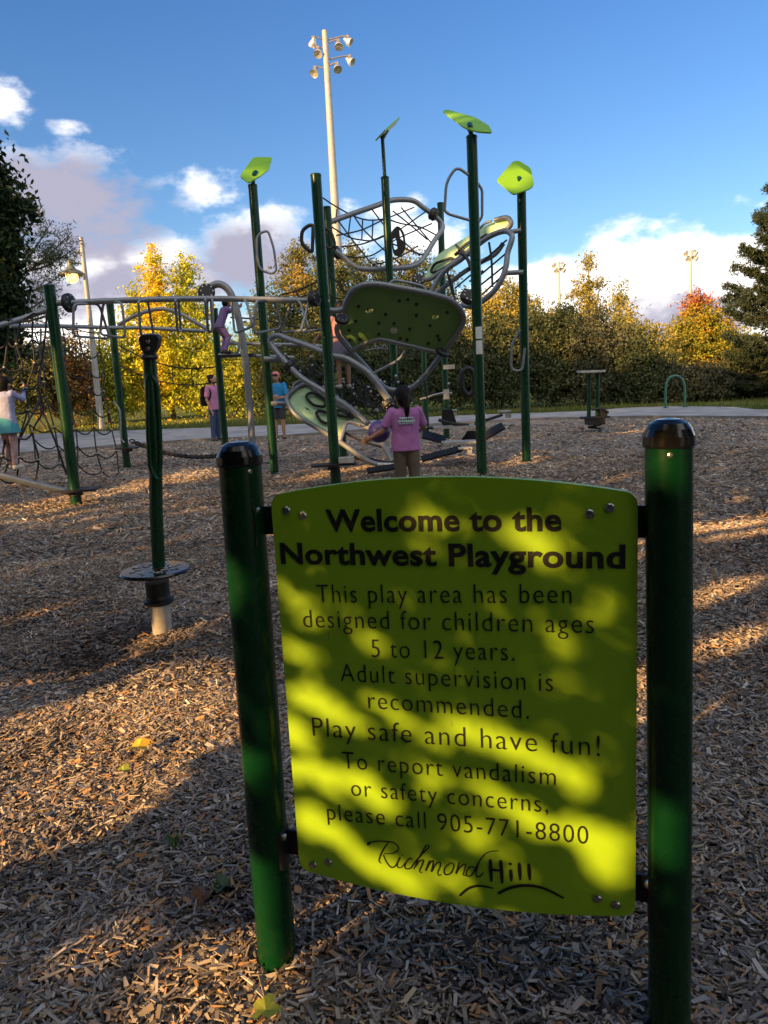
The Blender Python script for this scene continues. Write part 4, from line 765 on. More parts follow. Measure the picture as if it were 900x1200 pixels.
tangle(c1, c2, c3, c4, 46, .35); tangle(P(390, 425, 11.4), P(470, 440, 11.8), P(395, 465, 11.3), P(450, 490, 11.4), 44, .30); tangle(P(470, 430, 12.2), P(545, 450, 12.4), P(440, 490, 12), P(520, 470, 12.6), 10, .2)
pn = part('pod_net', m, ROPE, pod); part('rope_clips', k, CLIPM, pn)
# light green leaning climbing panel
cY = lambda x, y: 11.75+(480-y)*.010+(x-390)*.0035
m = MB(); m.prism(smooth(tr([(340, 468), (343, 461), (352, 453), (361, 452), (372, 461), (387, 471), (416, 489), (431, 497), (420, 500), (405, 493), (399, 514), (384, 507), (366, 495), (349, 486), (341, 476)], cY), 2, True), (0, .02, -.02), [tr([(357, 477), (361, 478), (363.5, 481), (359, 480)], cY)]); cp = part('climbing_panel', m, MINT)
m = MB(); m.tube(smooth(tr([(458, 545), (443, 544), (432, 540.5), (416, 530), (400, 519), (384, 509), (366, 498), (349, 488), (340, 477), (336, 467), (341, 460), (352, 452), (361, 451), (372, 460), (388, 470), (416, 486), (432, 496), (442, 508), (447, 518), (455, 532), (459, 541)], lambda x, y: cY(x, y)-.03), 3), .038, 10); part('panel_frame', m, GREY, cp)
m = MB(); m.tube(fillet(tr([(398, 517), (406, 493), (431, 501), (437, 503)], lambda x, y: cY(x, y)-.05), .10), .034, 10); m.tube(tr([(442, 544.5), (461, 544.5)], lambda x, y: cY(x, y)-.05), .03, 8); part('frame_brace', m, STEEL, cp)
m = MB(); m.tube(fillet(tr([(342, 459), (344, 450), (352, 446), (357, 449)], cY), .08), .020, 8); part('handle', m, GREY, cp)
m = MB(); rope(m, tr([(404, 507), (424, 517), (447, 524)], cY), .018); part('rope', m, BLACK, cp)
for l in ([(358, 465), (362, 460), (372, 462), (382, 469), (381, 477), (367, 475)], [(370, 484), (374, 481), (385, 484), (390, 493), (386, 497), (376, 494)], [(394, 480), (402, 482), (416, 490), (403, 488), (396, 487)]):
    loop(l, lambda x, y: cY(x, y)-.06, .022, True, BLACK, 'foothold', cp, .06)
# upper right pod: mint panel, tube frame and rope lattice
uY = lambda x, y: 12.4-(x-500)*.009-(y-300)*.004
m = MB(); m.prism(smooth(tr([(498, 325), (506, 309), (514, 298), (529, 288), (548, 277), (566, 266), (580, 259), (593, 256), (598, 262), (593, 269), (577, 275), (562, 285), (546, 297), (529, 309), (513, 321), (504, 327)], uY), 2, True), (0, .02, -.02)); up = part('climbing_panel', m, MINT)
m = MB(); m.tube(smooth(tr([(496, 328), (504, 327), (513, 321), (529, 309), (546, 297), (562, 285), (577, 275), (593, 269), (599, 262), (594, 255), (580, 258)], lambda x, y: uY(x, y)-.04), 3), .036, 10); part('panel_frame', m, GREY, up)
m = MB(); m.tube(smooth(tr([(505, 344), (513, 328), (524, 315), (539, 305), (551, 295), (569, 280), (584, 272.5), (594, 271), (600, 276), (599, 284), (595, 296), (593, 312), (588, 327), (579, 341), (565, 353), (551, 359), (541, 357)], lambda x, y: uY(x, y)-.35), 4), .040, 12); fr2 = part('lattice_frame', m, GREY)
m = MB(); m.tube(smooth(tr([(512, 343), (529, 330), (545, 318), (562, 308), (580, 298), (590, 285)], lambda x, y: uY(x, y)-.15), 4), .036, 10); part('lattice_frame', m, GREY)
m = MB()
for a, b_ in (((533, 338), (552, 322)), ((540, 350), (556, 336)), ((562, 310), (594, 281)), ((562, 323), (594, 296)), ((562, 335), (592, 311)), ((564, 346), (589, 323)), ((550, 330), (566, 317)), ((524, 318), (530, 345))): rope(m, tr([a, b_], lambda x, y: uY(x, y)-.33), .013)
rope(m, tr([(573, 284), (576, 305), (577, 336)], lambda x, y: uY(x, y)-.34), .016); rope(m, tr([(526, 322), (530, 335), (533, 352)], lambda x, y: uY(x, y)-.36), .016); part('lattice_ropes', m, ROPE, fr2)
m = MB(); m.tube(tr([(597, 272), (610, 270)], 11.6), .036, 10); m.tube(tr([(593, 320), (613, 319)], 11.5), .036, 10); part('strut', m, GREY)
for l in ([(504, 319), (509, 309), (529, 302), (533, 305), (525, 312), (511, 319)], [(536, 296), (543, 288), (556, 280), (552, 290), (543, 297)], [(556, 284), (572, 274), (568, 281), (558, 290)]): loop(l, lambda x, y: uY(x, y)-.06, .022, True, BLACK, 'foothold', up, .06)
m = MB(); m.tube(smooth(tr([(533, 299), (538, 296), (546, 301), (551, 312), (548, 316)], lambda x, y: uY(x, y)-.40), 4), .026, 8); m.tube(smooth(tr([(534, 287), (541, 294), (552, 300)], lambda x, y: uY(x, y)-.1), 3), .018, 8); part('rubber_strap', m, BLACK, fr2)
m = MB(); m.tube(smooth(tr([(562, 268), (568, 262), (576, 259)], lambda x, y: uY(x, y)-.10), 3), .018, 8); part('handle', m, GREY, up)
# stickers on the tall centre post
m = MB()
for y0, y1 in ((383, 397), (399, 415)):
    a, c = P(563.5, y0, gJ.y), P(563.5, y1, gJ.y); d = Vector((.12, -1, 0)).normalized()
    for i in range(-3, 3):
        v = []
        for q in (i, i+1):
            ang = q*.22; e_ = Vector((d.x*math.cos(ang)-d.y*math.sin(ang), d.x*math.sin(ang)+d.y*math.cos(ang), 0))*.0695; v.append(e_)
        bx = gJ.lerp(tJ, a.z/tJ.z); b2 = gJ.lerp(tJ, c.z/tJ.z); m.add([bx+v[0], bx+v[1], b2+v[1], b2+v[0]], [(0, 1, 2, 3)])
part('safety_sticker', m, LABEL, oJ)
# belts and stepping plates low down
def belt(pts, w_, th=.016, name='belt', mat=BLACK):
    pp = smooth(pts, 4); m = MB(); n = len(pp); vs = []
    for i, p in enumerate(pp):
        d = (pp[min(i+1, n-1)]-pp[max(i-1, 0)]).normalized(); s = d.cross(Vector((0, -.5, 1))).normalized(); nn = s.cross(d); vs += [p+s*w_+nn*th, p-s*w_+nn*th, p-s*w_-nn*th, p+s*w_-nn*th]
    m.add(vs, [(4*i+a, 4*i+(a+1) % 4, 4*i+4+(a+1) % 4, 4*i+4+a) for i in range(n-1) for a in range(4)]+[(0, 3, 2, 1), (4*n-4, 4*n-3, 4*n-2, 4*n-1)]); return part(name, m, mat)
belt(tr([(561, 515), (572, 509), (582, 503), (590, 499)], 11.5), .085); belt(tr([(495, 509), (507, 512), (522, 516)], 12.6), .11); belt(tr([(494, 538), (512, 533), (528, 529), (541, 525)], 11.6), .07); belt(tr([(416, 535), (440, 541), (462, 545)], 11.4), .05); belt(tr([(430, 552), (462, 547), (475, 545)], 10.8), .06)
m = MB(); m.tube(tr([(556, 497), (589, 486)], 11.9), .022, 8); part('rope', m, ROPE)
for a in ((595, 497, 11.6), (591, 482, 12.0), (545, 525, 11.5), (528, 481, 12.6)):
    c = P(*a); m = MB(); m.box(c, (1, 0, 0), (0, 1, 0), (0, 0, 1), .10, .07, .012); m.box(c+Vector((.06, 0, -.05)), (1, 0, 0), (0, 1, 0), (0, 0, 1), .035, .06, .05); o = part('bracket', m, GALV)
    m = MB()
    for dx in (-.05, .05): m.lathe(c+Vector((dx, -.07, -.005)), (0, -1, 0), [(.014, -.01), (.014, .01), (0, .014)], 8)
    part('bolt', m, BOLT, o)
for pts in ([(518, 480), (530, 480), (536, 498), (518, 498)], [(548, 505), (560, 505), (562, 516), (540, 517)]):
    m = MB(); m.prism(tr(pts, 12.4), (0, .06, 0)); part('rubber_step', m, BLACK)
for a, hx in (((530, 500, 12.3), .30), ((538, 518, 11.9), .26), ((508, 501, 12.9), .22)):
    m = MB(); m.box(P(*a), (1, 0, 0), (0, 1, 0), (0, 0, 1), hx, .17, .015); part('step_plate', m, GALV if hx > .25 else BLACK)
m = MB(); m.tube(smooth(tr([(514, 492), (532, 497), (550, 498)], 12.2), 3), .026, 8); part('belt', m, BLACK)
loop([(541, 436), (550, 430), (556, 440), (556, 458), (549, 465), (541, 455)], 13.8, .05, True, BLACK, 'rubber_ring', ps, .15)
for px_, py_, hx, hz in ((526, 430, .10, .04), (523, 462, .05, .09)): m = MB(); m.box(P(px_, py_, 14.6), (1, 0, 0), (0, 1, 0), (0, 0, 1), hx, .09, hz); part('post_clamp', m, GALV)
m = MB(); m.tube(tr([(521, 460), (508, 463), (500, 466), (492, 468)], 14.2), .02, 6); part('cable', m, CLIPM)
# ------------------------------------------------------------------ stand-on spinner
g = G(192, 745); sy = g.y; t = thing('spinner', 'stand-on spinner with a black disc and a dark green handle pole in the mulch', 'playground spinner', g)
ax = (P(181, 655, sy)-P(191, 742, sy)).normalized(); c = Vector(g); at = lambda y: P(191-(745-y)*.115, y, sy)
m = MB(); m.tube([g-vZ*.12, at(704)], .057, 24); build('base_pipe', m, STEEL, t)
m = MB(); m.lathe(at(707), ax, [(0, 0), (.075, 0), (.085, .010), (.085, .022), (.070, .034), (.066, .05), (.066, .13), (0, .13)], 28); build('bearing', m, BLACK, t)
m = MB(); q = at(671); m.lathe(q, ax, [(0, -.004), (.17, -.004), (.193, .003), (.197, .012), (.190, .022), (.02, .026)], 40); dk = build('disc', m, GLOSSB, t)
m = MB(); u = ax.orthogonal().normalized(); v = ax.cross(u)
for i in range(16):
    a0 = 6.283*i/16; cc_ = q+ax*.026+(u*math.cos(a0)+v*math.sin(a0))*(.135 if i % 2 else .10); m.tube([cc_+(u*math.cos(a0+1.2+.35*j)+v*math.sin(a0+1.2+.35*j))*.022 for j in range(8)], .0042, 5)
build('tread_pattern', m, GALV, dk)
m = MB(); m.tube(smooth(tr([(186, 664), (185, 640), (183, 600), (182.5, 555), (181, 510), (178, 465), (175.5, 425), (175, 405)], sy), 5), .0365, 20); sp_pole = build('handle_pole', m, GREEN, t)
m = MB(); m.tube(fillet(tr([(176, 438), (173, 446), (173.5, 500), (176, 548), (183, 562)], sy-.045), .06), .014, 10); build('grip', m, GREEN, t)
m = MB(); m.tube(fillet(tr([(177, 440), (184, 450), (187, 500), (188, 545), (184, 560)], sy-.02), .06), .014, 10); build('grip', m, GREEN, t)
hd = fillet(tr([(162, 396), (166, 392.5), (182, 392), (186, 396), (184, 408), (179, 416), (170, 416), (165, 410)], sy-.035), .02, True); m = MB(); m.prism(hd, (0, .07, .008)); head = build('pole_head', m, BLACK, t)
for y in (400, 408.5):
    m = MB(); m.lathe(P(173.5, y, sy-.036), (0, -1, -.1), [(.012, -.002), (.011, .004), (.004, .007), (0, .007)], 12); build('bolt', m, BOLT, head)
m = MB(); m.lathe(P(175.5, 419, sy), vZ, [(.040, -.012), (.046, 0), (.040, .012)], 16); build('collar', m, BLACK, t)
# ------------------------------------------------------------------ spring rocker, hoop rack
g = G(697, 508); ry_ = g.y; t = thing('spring_rocker', 'green spring rocker with a flat top board standing in the mulch at right', 'spring rocker', g)
m = MB(); c0 = P(697, 504, ry_); m.tube([c0+Vector((.13*math.cos(a*.9), .13*math.sin(a*.9), -.10+.018*a*.9)) for a in np.arange(0, 14, .5)], .022, 8); build('coil_spring', m, BLACK, t)
m = MB(); m.box(P(697, 494, ry_), (1, 0, 0), (0, 1, 0), (0, 0, 1), .17, .17, .06); m.box(P(697, 489, ry_-.02), (1, 0, 0), (0, 1, 0), (0, 0, 1), .27, .16, .02); build('foot_board', m, BLACK, t)
for x0, x1 in ((690, 690.5), (700, 700.5)):
    m = MB(); m.tube([P(x0, 488, ry_), P(x1, 438, ry_)], .042, 14); build('upright', m, GREEN, t)
m = MB(); m.prism([p+Vector((0, .16*s, 0)) for s, p in ((-1, P(678, 437, ry_)), (-1, P(707, 436, ry_)), (1, P(708, 436, ry_)), (1, P(678, 437, ry_)))], (0, 0, .045)); build('top_board', m, GALV, t)
m = MB(); m.box(P(706, 485, ry_), (1, 0, 0), (0, 1, 0), (0, 0, 1), .07, .10, .08); m.tube(fillet(tr([(694, 480), (706, 478), (713, 484)], ry_-.1), .08), .025, 8); build('seat_block', m, BLACK, t)
g = P(791, 479, 22.9); g.z = .03; t = thing('hoop_rack', 'green tubular hoop rack standing on the far path', 'bike rack', g)
m = MB(); m.tube(smooth([P(780, 479, 22.9), P(780, 460, 22.9), P(781, 449, 22.9), P(785, 442.5, 22.9), P(791, 440.5, 22.9), P(797, 442, 22.9), P(801, 447.5, 22.9), P(802.5, 458, 22.9), P(802.5, 478, 22.9)], 4), .036, 14); build('hoop', m, pm('bare green hoop paint', (.03, .14, .10), (.025, .11, .08), .35, 0, 8), t)
m = MB()
for x in (780, 802.5): c = P(x, 478.5, 22.9); m.lathe((c.x, c.y, .032), vZ, [(.085, 0), (.085, .012), (.04, .014)], 14)
build('base_flange', m, GREEN, t)
# ------------------------------------------------------------------ street lamp (lit) and floodlight masts
LY = 28.97; g = P(119, 502, LY); g.z = -.09; t = thing('street_lamp', 'wooden street lamp with a hanging lit lantern, behind the rope net', 'street lamp', g)
m = MB(); top = P(95, 278, LY); m.tube([g, g.lerp(top, .5), top], [.125, .10, .07], 16); build('pole', m, POLEM, t)
m = MB(); m.tube(tr([(98, 309), (82, 308)], LY), .035, 10); m.tube(tr([(95, 290), (84, 306)], LY), .022, 8); build('arm', m, LAMPM, t)
c = P(82, 305, LY); m = MB(); m.lathe(c, -vZ, [(0, -.05), (.06, -.04), (.10, 0), (.11, .20), (.17, .30), (.33, .38), (.47, .47), (.48, .53), (.46, .53), (.2, .44), (0, .42)], 24); sh = build('lamp_shade', m, LAMPM, t)
em = bpy.data.materials.new('lit lamp glass'); em.use_nodes = True; eb = em.node_tree.nodes['Principled BSDF']; eb.inputs['Base Color'].default_value = (.9, .7, .4, 1); eb.inputs['Emission Color'].default_value = (1, .50, .13, 1); eb.inputs['Emission Strength'].default_value = 1.6
m = MB(); m.lathe(c, -vZ, [(.20, .45), (.22, .58), (.19, .72), (.09, .79), (0, .80)], 18); build('lamp_glass', m, em, t)
def mast(label, x, ybase, ytop, Y, r0, r1, fx_, s, xt=None):
    g = P(x, ybase, Y); g.z = 0; tp = P(xt or x, ytop, Y); g.x = tp.x; t = thing('floodlight_mast', label, 'floodlight', g, 'sports field floodlight masts')
    m = MB(); m.tube([g, g.lerp(tp, .5), tp], [r0, (r0+r1)/2, r1], 16); build('pole', m, POLEM, t)
    am = MB()
    for (dx, dz, ax_) in fx_:
        c = tp+Vector((dx*s, random.uniform(-.15, .15)*s, dz*s)); am.tube(fillet([Vector((tp.x, tp.y, c.z+.10*s)), c+Vector((-dx*.25*s, 0, .32*s)), c+Vector((0, 0, .30*s))], .1*s), .05*s, 8); a = Vector(ax_).normalized()
        am.box(c+Vector((0, 0, .28*s)), (1, 0, 0), (0, 1, 0), (0, 0, 1), .10*s, .12*s, .09*s)
        m = MB(); m.lathe(c-a*.15*s, a, [(0, -.16*s), (.10*s, -.14*s), (.14*s, 0), (.24*s, .16*s), (.31*s, .36*s), (.32*s, .42*s), (.29*s, .40*s), (0, .30*s)], 16); build('floodlight', m, LIGHTM, t)
    build('crossarm', am, pm('mast bracket '+str(Y), (.22, .20, .18), (.15, .14, .13), .5, .3, 6), t)
mY = 60.0; k = scl(385, 50, mY)
mast('big floodlight mast rising behind the structure, closest of the three', 391, 470, 36, mY, .42, .20, [((x-380)*k*1.0, (36-y)*k*1.0, a) for x, y, a in ((406, 48, (.8, -.2, -.6)), (395, 52, (.1, -.5, -.8)), (371, 59, (-.1, -.6, -.8)), (366, 48, (-.3, .6, -.6)), (407, 69, (.7, -.3, -.6)), (392, 77, (.2, -.6, -.8)), (366, 79, (-.4, -.6, -.7)))], 1.0, 380.5)
for x, yt, Y, lb in ((655, 309, 135, 'far thin floodlight mast left of the slender tall tree'), (810, 295, 120, 'far thin floodlight mast in front of the red topped tree')):
    k = scl(x, yt, Y); mast(lb, x, 440, yt-2, Y, .30, .20, [(dx*k/1.15, dz*k*.8/1.15, (dx, -4, -4)) for dx, dz in ((-5, -5), (-3, -12), (5, -4), (5, -12), (1, -9))], 1.15)
# ------------------------------------------------------------------ people
def remesh(name, mb, mat, parent, vox, sm=3):
    me = bpy.data.meshes.new(name); base = Vector(LOC[parent.name]); me.from_pydata([tuple(Vector(v)-base) for v in mb.v], [], mb.f); fix_normals(me)
    o = bpy.data.objects.new(name, me); COL.objects.link(o); r_ = o.modifiers.new('r', 'REMESH'); r_.mode = 'VOXEL'; r_.voxel_size = vox
    s = o.modifiers.new('s', 'SMOOTH'); s.iterations = sm; s.factor = .5
    dg = bpy.context.evaluated_depsgraph_get(); dg.update(); me2 = bpy.data.meshes.new_from_object(o.evaluated_get(dg)); bpy.data.objects.remove(o); bpy.data.meshes.remove(me)
    me2.name = name; me2.materials.clear(); me2.materials.append(mat); me2.polygons.foreach_set('use_smooth', [True]*len(me2.polygons))
    o = bpy.data.objects.new(name, me2); COL.objects.link(o); o.parent = parent; LOC[o.name] = base; return o
def cap(m, a, b_, ra, rb, seg=12): m.tube([a, a.lerp(b_, .5), b_], [ra, (ra+rb)/2, rb], seg); m.ball(a, ra, seg, 8); m.ball(b_, rb, seg, 8)
def cone(m, a, b_, ra, rb, seg=14): m.tube([a, a.lerp(b_, .5), b_], [ra, (ra+rb)/2, rb], seg)
def loft(m, rings, fw, seg=18):              # rings: (centre, half width, half depth) stacked; fw = forward
    vs = []; up_ = Vector((0, 0, 1))
    for c, rx_, ry2 in rings:
        x = fw.cross(up_).normalized()
        for k in range(seg): a = 6.283*k/seg; vs.append(Vector(c)+x*(rx_*math.cos(a))+fw*(ry2*math.sin(a)))
    n = len(rings); m.add(vs, [(i*seg+k, i*seg+(k+1) % seg, (i+1)*seg+(k+1) % seg, (i+1)*seg+k) for i in range(n-1) for k in range(seg)], True); m.add(vs[:seg], [tuple(range(seg))]); m.add(vs[-seg:], [tuple(range(seg))])
def person(label, base, yaw, H, J, clothes, hs=1.0, vox=.010, skin=SKIN, group='people at the playground', look=(0, 1, 0), fat=1.0):
    """J: joints in units of height, facing +Y, +X to the person's right; clothes: list of (kind, material)"""
    t = thing('person', label, 'person', base, group); rot = Matrix.Rotation(yaw, 3, 'Z'); W = lambda p: Vector(base)+rot @ (Vector(p)*H); fw = (rot @ Vector((0, 1, 0))).normalized(); rt = (rot @ Vector((1, 0, 0))).normalized()
    h = H*fat; m = MB(); hd = W(J['head']); lk = (rot @ Vector(look)).normalized(); up_ = (vZ-lk*vZ.dot(lk)).normalized(); sd_ = lk.cross(up_); k = hs*H
    m.ball(hd, (.050*k, .062*k, .066*k), 16, 12, (sd_, lk, up_)); m.ball(hd-up_*.035*k+lk*.012*k, (.040*k, .045*k, .040*k), 14, 10, (sd_, lk, up_))
    m.ball(hd+lk*.062*k-up_*.012*k, (.010*k, .013*k, .015*k), 10, 8, (sd_, lk, up_)); m.ball(hd+lk*.050*k-up_*.040*k, (.018*k, .012*k, .008*k), 10, 8, (sd_, lk, up_))
    for s in (-1, 1): m.ball(hd+sd_*s*.052*k-up_*.008*k, (.008*k, .014*k, .018*k), 8, 6, (sd_, lk, up_))
    nk = W(J['neck']); cap(m, hd-up_*.04*k, nk, .029*h, .033*h); ch, pv = W(J['chest']), W(J['pelvis'])
    loft(m, [(nk, .05*h, .035*h), (nk.lerp(ch, .4), .095*h, .050*h), (ch, .095*h, .060*h), (ch.lerp(pv, .55), .078*h, .052*h), (pv, .090*h, .058*h), (pv-vZ*.04*H, .07*h, .05*h)], fw)
    for s, q in ((-1, 'l'), (1, 'r')):
        sh, el, wr = W(J[q+'sh']), W(J[q+'el']), W(J[q+'wr']); cap(m, sh, el, .029*h, .022*h); cap(m, el, wr, .022*h, .015*h); d = (wr-el).normalized()
        pc = wr+d*.030*H; sdv = d.cross(lk); sdv = (sdv if sdv.length > .1 else d.orthogonal()).normalized(); nv = d.cross(sdv)
        m.ball(pc, (.022*h, .011*h, .030*h), 10, 8, (sdv, nv, d))
        for i, ln in enumerate((.034, .040, .037, .029)):
            a = pc+d*.022*H+sdv*(i-1.5)*.0115*H; mid = a+d*ln*.5*H+nv*.004*H; cap(m, a, mid, .0058*H, .0053*H, 6); cap(m, mid, mid+d*ln*.40*H+nv*.014*H, .0053*H, .0046*H, 6)
        a = pc-d*.010*H-sdv*.020*H; cap(m, a, a-sdv*.012*H+d*.020*H, .0068*H, .006*H, 6); cap(m, a-sdv*.012*H+d*.020*H, a-sdv*.013*H+d*.038*H, .006*H, .005*H, 6)
        hp, kn, an, to = W(J[q+'hp']), W(J[q+'kn']), W(J[q+'an']), W(J[q+'to']); cap(m, hp, kn, .048*h, .032*h); cap(m, kn, kn.lerp(an, .35), .032*h, .031*h); cap(m, kn.lerp(an, .35), an, .031*h, .019*h); cap(m, an, to, .020*h, .017*h)
    bo = remesh('body', m, skin, t, vox)
    for kind, mat in clothes:
        m = MB(); e = .012*H
        if kind in ('shirt', 'long_shirt'):
            loft(m, [(nk-vZ*.005*H, .052*h, .042*h), (nk.lerp(ch, .18), .095*h, .052*h), (nk.lerp(ch, .5), .118*h, .064*h), (ch, .108*h+e*.3, .068*h), (ch.lerp(pv, .55), .098*h+e*.5, .067*h), (pv, .104*h+e*.6, .072*h), (pv-vZ*.045*H, .106*h+e*.7, .074*h)], fw)
            for q in 'lr':
                sh, el, wr = W(J[q+'sh']), W(J[q+'el']), W(J[q+'wr']); m.ball(sh, .037*h, 12, 8)
                if kind == 'shirt': cone(m, sh, sh.lerp(el, .80), .038*h, .037*h)
                else: cap(m, sh, el, .036*h, .030*h); cone(m, el, el.lerp(wr, .95), .030*h, .023*h)
        elif kind in ('trousers', 'shorts', 'leggings'):
            ex = {'trousers': 1.16, 'shorts': 1.22, 'leggings': 1.04}[kind]; loft(m, [(pv+vZ*.03*H, .088*h*1.02, .060*h*1.04), (pv, .095*h, .064*h*1.02), (pv-vZ*.045*H, .09*h, .062*h)], fw)
            for q in 'lr':
                hp, kn, an = W(J[q+'hp']), W(J[q+'kn']), W(J[q+'an']); m.ball(hp, .05*h, 12, 8)
                if kind == 'shorts': cone(m, hp, hp.lerp(kn, .85), .052*h*ex*.97, .042*h*ex)
                else: cone(m, hp, kn, .049*h*ex, .036*h*ex); m.ball(kn, .036*h*ex, 12, 8); cone(m, kn, kn.lerp(an, .94), .036*h*ex, .026*h*ex+(.006*H if kind == 'trousers' else 0))
        elif kind == 'skirt': loft(m, [(pv+vZ*.05*H, .088*h, .066*h), (pv, .105*h, .08*h), (pv-vZ*.07*H, .122*h, .10*h), (pv-vZ*.13*H, .135*h, .112*h)], fw)
        elif kind == 'shoes':
            for q in 'lr':
                an, to = W(J[q+'an']), W(J[q+'to']); cap(m, an-vZ*.012*H, to, .027*h, .023*h, 10); m.ball(an.lerp(to, .5)-vZ*.004*H, (.030*h, .030*h, .022*h), 10, 8)
        elif kind in ('hair', 'hair_long', 'hair_tail', 'hair_bun'):
            m.ball(hd+up_*.016*k-lk*.012*k, (.057*k, .064*k, .062*k), 16, 12, (sd_, lk, up_)); m.ball(hd-lk*.030*k-up_*.012*k, (.054*k, .044*k, .058*k), 14, 10, (sd_, lk, up_))
            if kind == 'hair_tail': a = hd-lk*.062*k+up_*.0*k; m.ball(a, .024*k, 10, 8); cap(m, a, a-lk*.018*k-vZ*.075*k, .024*k, .021*k); cap(m, a-lk*.018*k-vZ*.075*k, a-lk*.004*k-vZ*.150*k, .021*k, .010*k)
            if kind == 'hair_long': cap(m, hd-lk*.045*k-up_*.02*k, hd-lk*.060*k-vZ*.16*k, .046*k, .040*k); cap(m, hd-lk*.060*k-vZ*.16*k, hd-lk*.06*k-vZ*.28*k, .040*k, .015*k)
            if kind == 'hair_bun': m.ball(hd-lk*.05*k+up_*.05*k, .030*k, 10, 8)
        elif kind == 'cap':
            m.ball(hd+up_*.022*k-lk*.006*k, (.060*k, .066*k, .056*k), 16, 12, (sd_, lk, up_)); m.ball(hd+up_*.030*k+lk*.062*k, (.046*k, .045*k, .007*k), 14, 8, (sd_, lk, up_))
        elif kind == 'sunglasses':
            for s in (-1, 1): m.ball(hd+lk*.056*k+sd_*s*.021*k+up_*.006*k, (.020*k, .008*k, .014*k), 12, 8, (sd_, lk, up_)); cap(m, hd+lk*.05*k+sd_*s*.040*k+up_*.008*k, hd+sd_*s*.054*k+up_*.004*k, .004*k, .004*k, 6)
            cap(m, hd+lk*.060*k-sd_*.02*k+up_*.008*k, hd+lk*.060*k+sd_*.02*k+up_*.008*k, .005*k, .005*k, 6)
        elif kind == 'eyes':
            for s in (-1, 1):
                m = MB(); m.ball(hd+lk*.056*k+sd_*s*.021*k+up_*.004*k, (.0085*k, .0045*k, .0058*k), 8, 6, (sd_, lk, up_)); build('eye', m, mat, t)
            continue
        remesh({'long_shirt': 'shirt', 'hair_long': 'hair', 'hair_tail': 'hair', 'hair_bun': 'hair'}.get(kind, kind), m, mat, t, min(vox, .008) if 'glass' in kind else vox, 2)
    return t, W, fw, rt
def pose(**k):
    J = dict(head=(0, .01, .925), neck=(0, -.005, .835), chest=(0, 0, .72), pelvis=(0, 0, .52), lsh=(-.105, 0, .805), rsh=(.105, 0, .805), lel=(-.135, -.01, .63), rel=(.135, -.01, .63), lwr=(-.14, .05, .49), rwr=(.14, .05, .49), lhp=(-.05, 0, .50), rhp=(.05, 0, .50), lkn=(-.055, .01, .28), rkn=(.055, .01, .28), lan=(-.058, -.01, .04), ran=(.058, -.01, .04), lto=(-.068, .075, .022), rto=(.068, .075, .022))
    J.update(k); return J
# girl in the lilac shirt, back to the camera, a purple ball held before her
g = Vector((.27, 8.15, -.012)); H = 1.33
J = pose(head=(-.008, .015, .900), neck=(.01, -.005, .815), lsh=(-.098, .0, .785), rsh=(.105, .0, .785), lel=(-.180, .015, .640), lwr=(-.270, .09, .585), rel=(.165, .05, .645), rwr=(.12, .19, .60), lan=(-.05, -.01, .04), lkn=(-.052, .02, .28), rkn=(.06, .0, .28), ran=(.066, -.02, .04))
t, W, fw, rt = person('child in a lilac shirt seen from behind, dark ponytail, holding a purple ball', g, R(8), H, J, [('shirt', LILAC), ('trousers', KHAKI), ('hair_tail', HAIR), ('shoes', BLACKC)], 1.18, .008, look=(-.18, 1, -.06), fat=1.06)
m = MB(); c = W((0, -.075, .725))
for z, wv, n in ((.012, .095, 7), (-.012, .115, 9), (-.030, .10, 12)):
    for i in range(n):
        x = (i-(n-1)/2)/n*wv*2*H*.6; hgt = .012 if z > -.02 else .005; a = Vector(c)+rt*x+vZ*(z*H+random.uniform(-.002, .002))-fw*(.002-.35*abs(x)**2)
        m.box(a, rt, fw, vZ, wv*H*.45/n*.8*1.2, .006, hgt*random.uniform(.6, 1))
build('shirt_print', m, PRINT, t)
bc = W((-.185, .185, .625)); m = MB(); m.ball(bc, .122, 28, 18); tag(build('ball', m, BALLM, None, bc), 'purple ball held by the child in the lilac shirt', 'ball')
# two adults standing by the path
g = G(254, 517); J = pose(head=(0, .02, .925), lwr=(-.13, .04, .47), rwr=(.13, .06, .47))
t, W, fw, rt = person('woman in a pink top and jeans standing beside the far path', g, R(-118), 1.66, J, [('shirt', PINKT), ('trousers', DENIM), ('hair_bun', HAIR), ('shoes', DARKS), ('eyes', BLACKC)], .98, .010, look=(-.25, 1, .18))
c = W((.03, -.115, .68)); bp = thing('backpack', 'black backpack on the back of the woman in the pink top', 'backpack', c); m = MB(); loft(m, [(c-vZ*.24, .13, .06), (c-vZ*.22, .16, .085), (c, .165, .09), (c+vZ*.17, .15, .08), (c+vZ*.24, .10, .05)], fw); remesh('bag', m, BLACKC, bp, .012)
m = MB(); loft(m, [(c-vZ*.20-fw*.08, .11, .04), (c-vZ*.02-fw*.085, .11, .045), (c-fw*.08, .09, .02)], fw); remesh('front_pocket', m, DARKS, bp, .010)
for s in (-1, 1): m = MB(); m.tube(smooth([c+rt*s*.09+vZ*.20+fw*.04, c+rt*s*.10+vZ*.25+fw*.15, c+rt*s*.11+vZ*.10+fw*.27, c+rt*s*.12-vZ*.10+fw*.20, c+rt*s*.11-vZ*.18+fw*.05], 4), .018, 8); build('strap', m, BLACKC, bp)
g = G(329, 516); J = pose(head=(0, .015, .925), lel=(-.15, .05, .63), lwr=(-.02, .125, .615), rel=(.15, .05, .63), rwr=(.03, .135, .64))
person('person in a blue shirt, pink cap and sunglasses with arms folded', g, R(176), 1.64, J, [('shirt', BLUET), ('shorts', DARKS), ('cap', CAPM), ('sunglasses', BLACKC), ('shoes', BLACKC)], .98, .010, look=(.12, 1, .12))
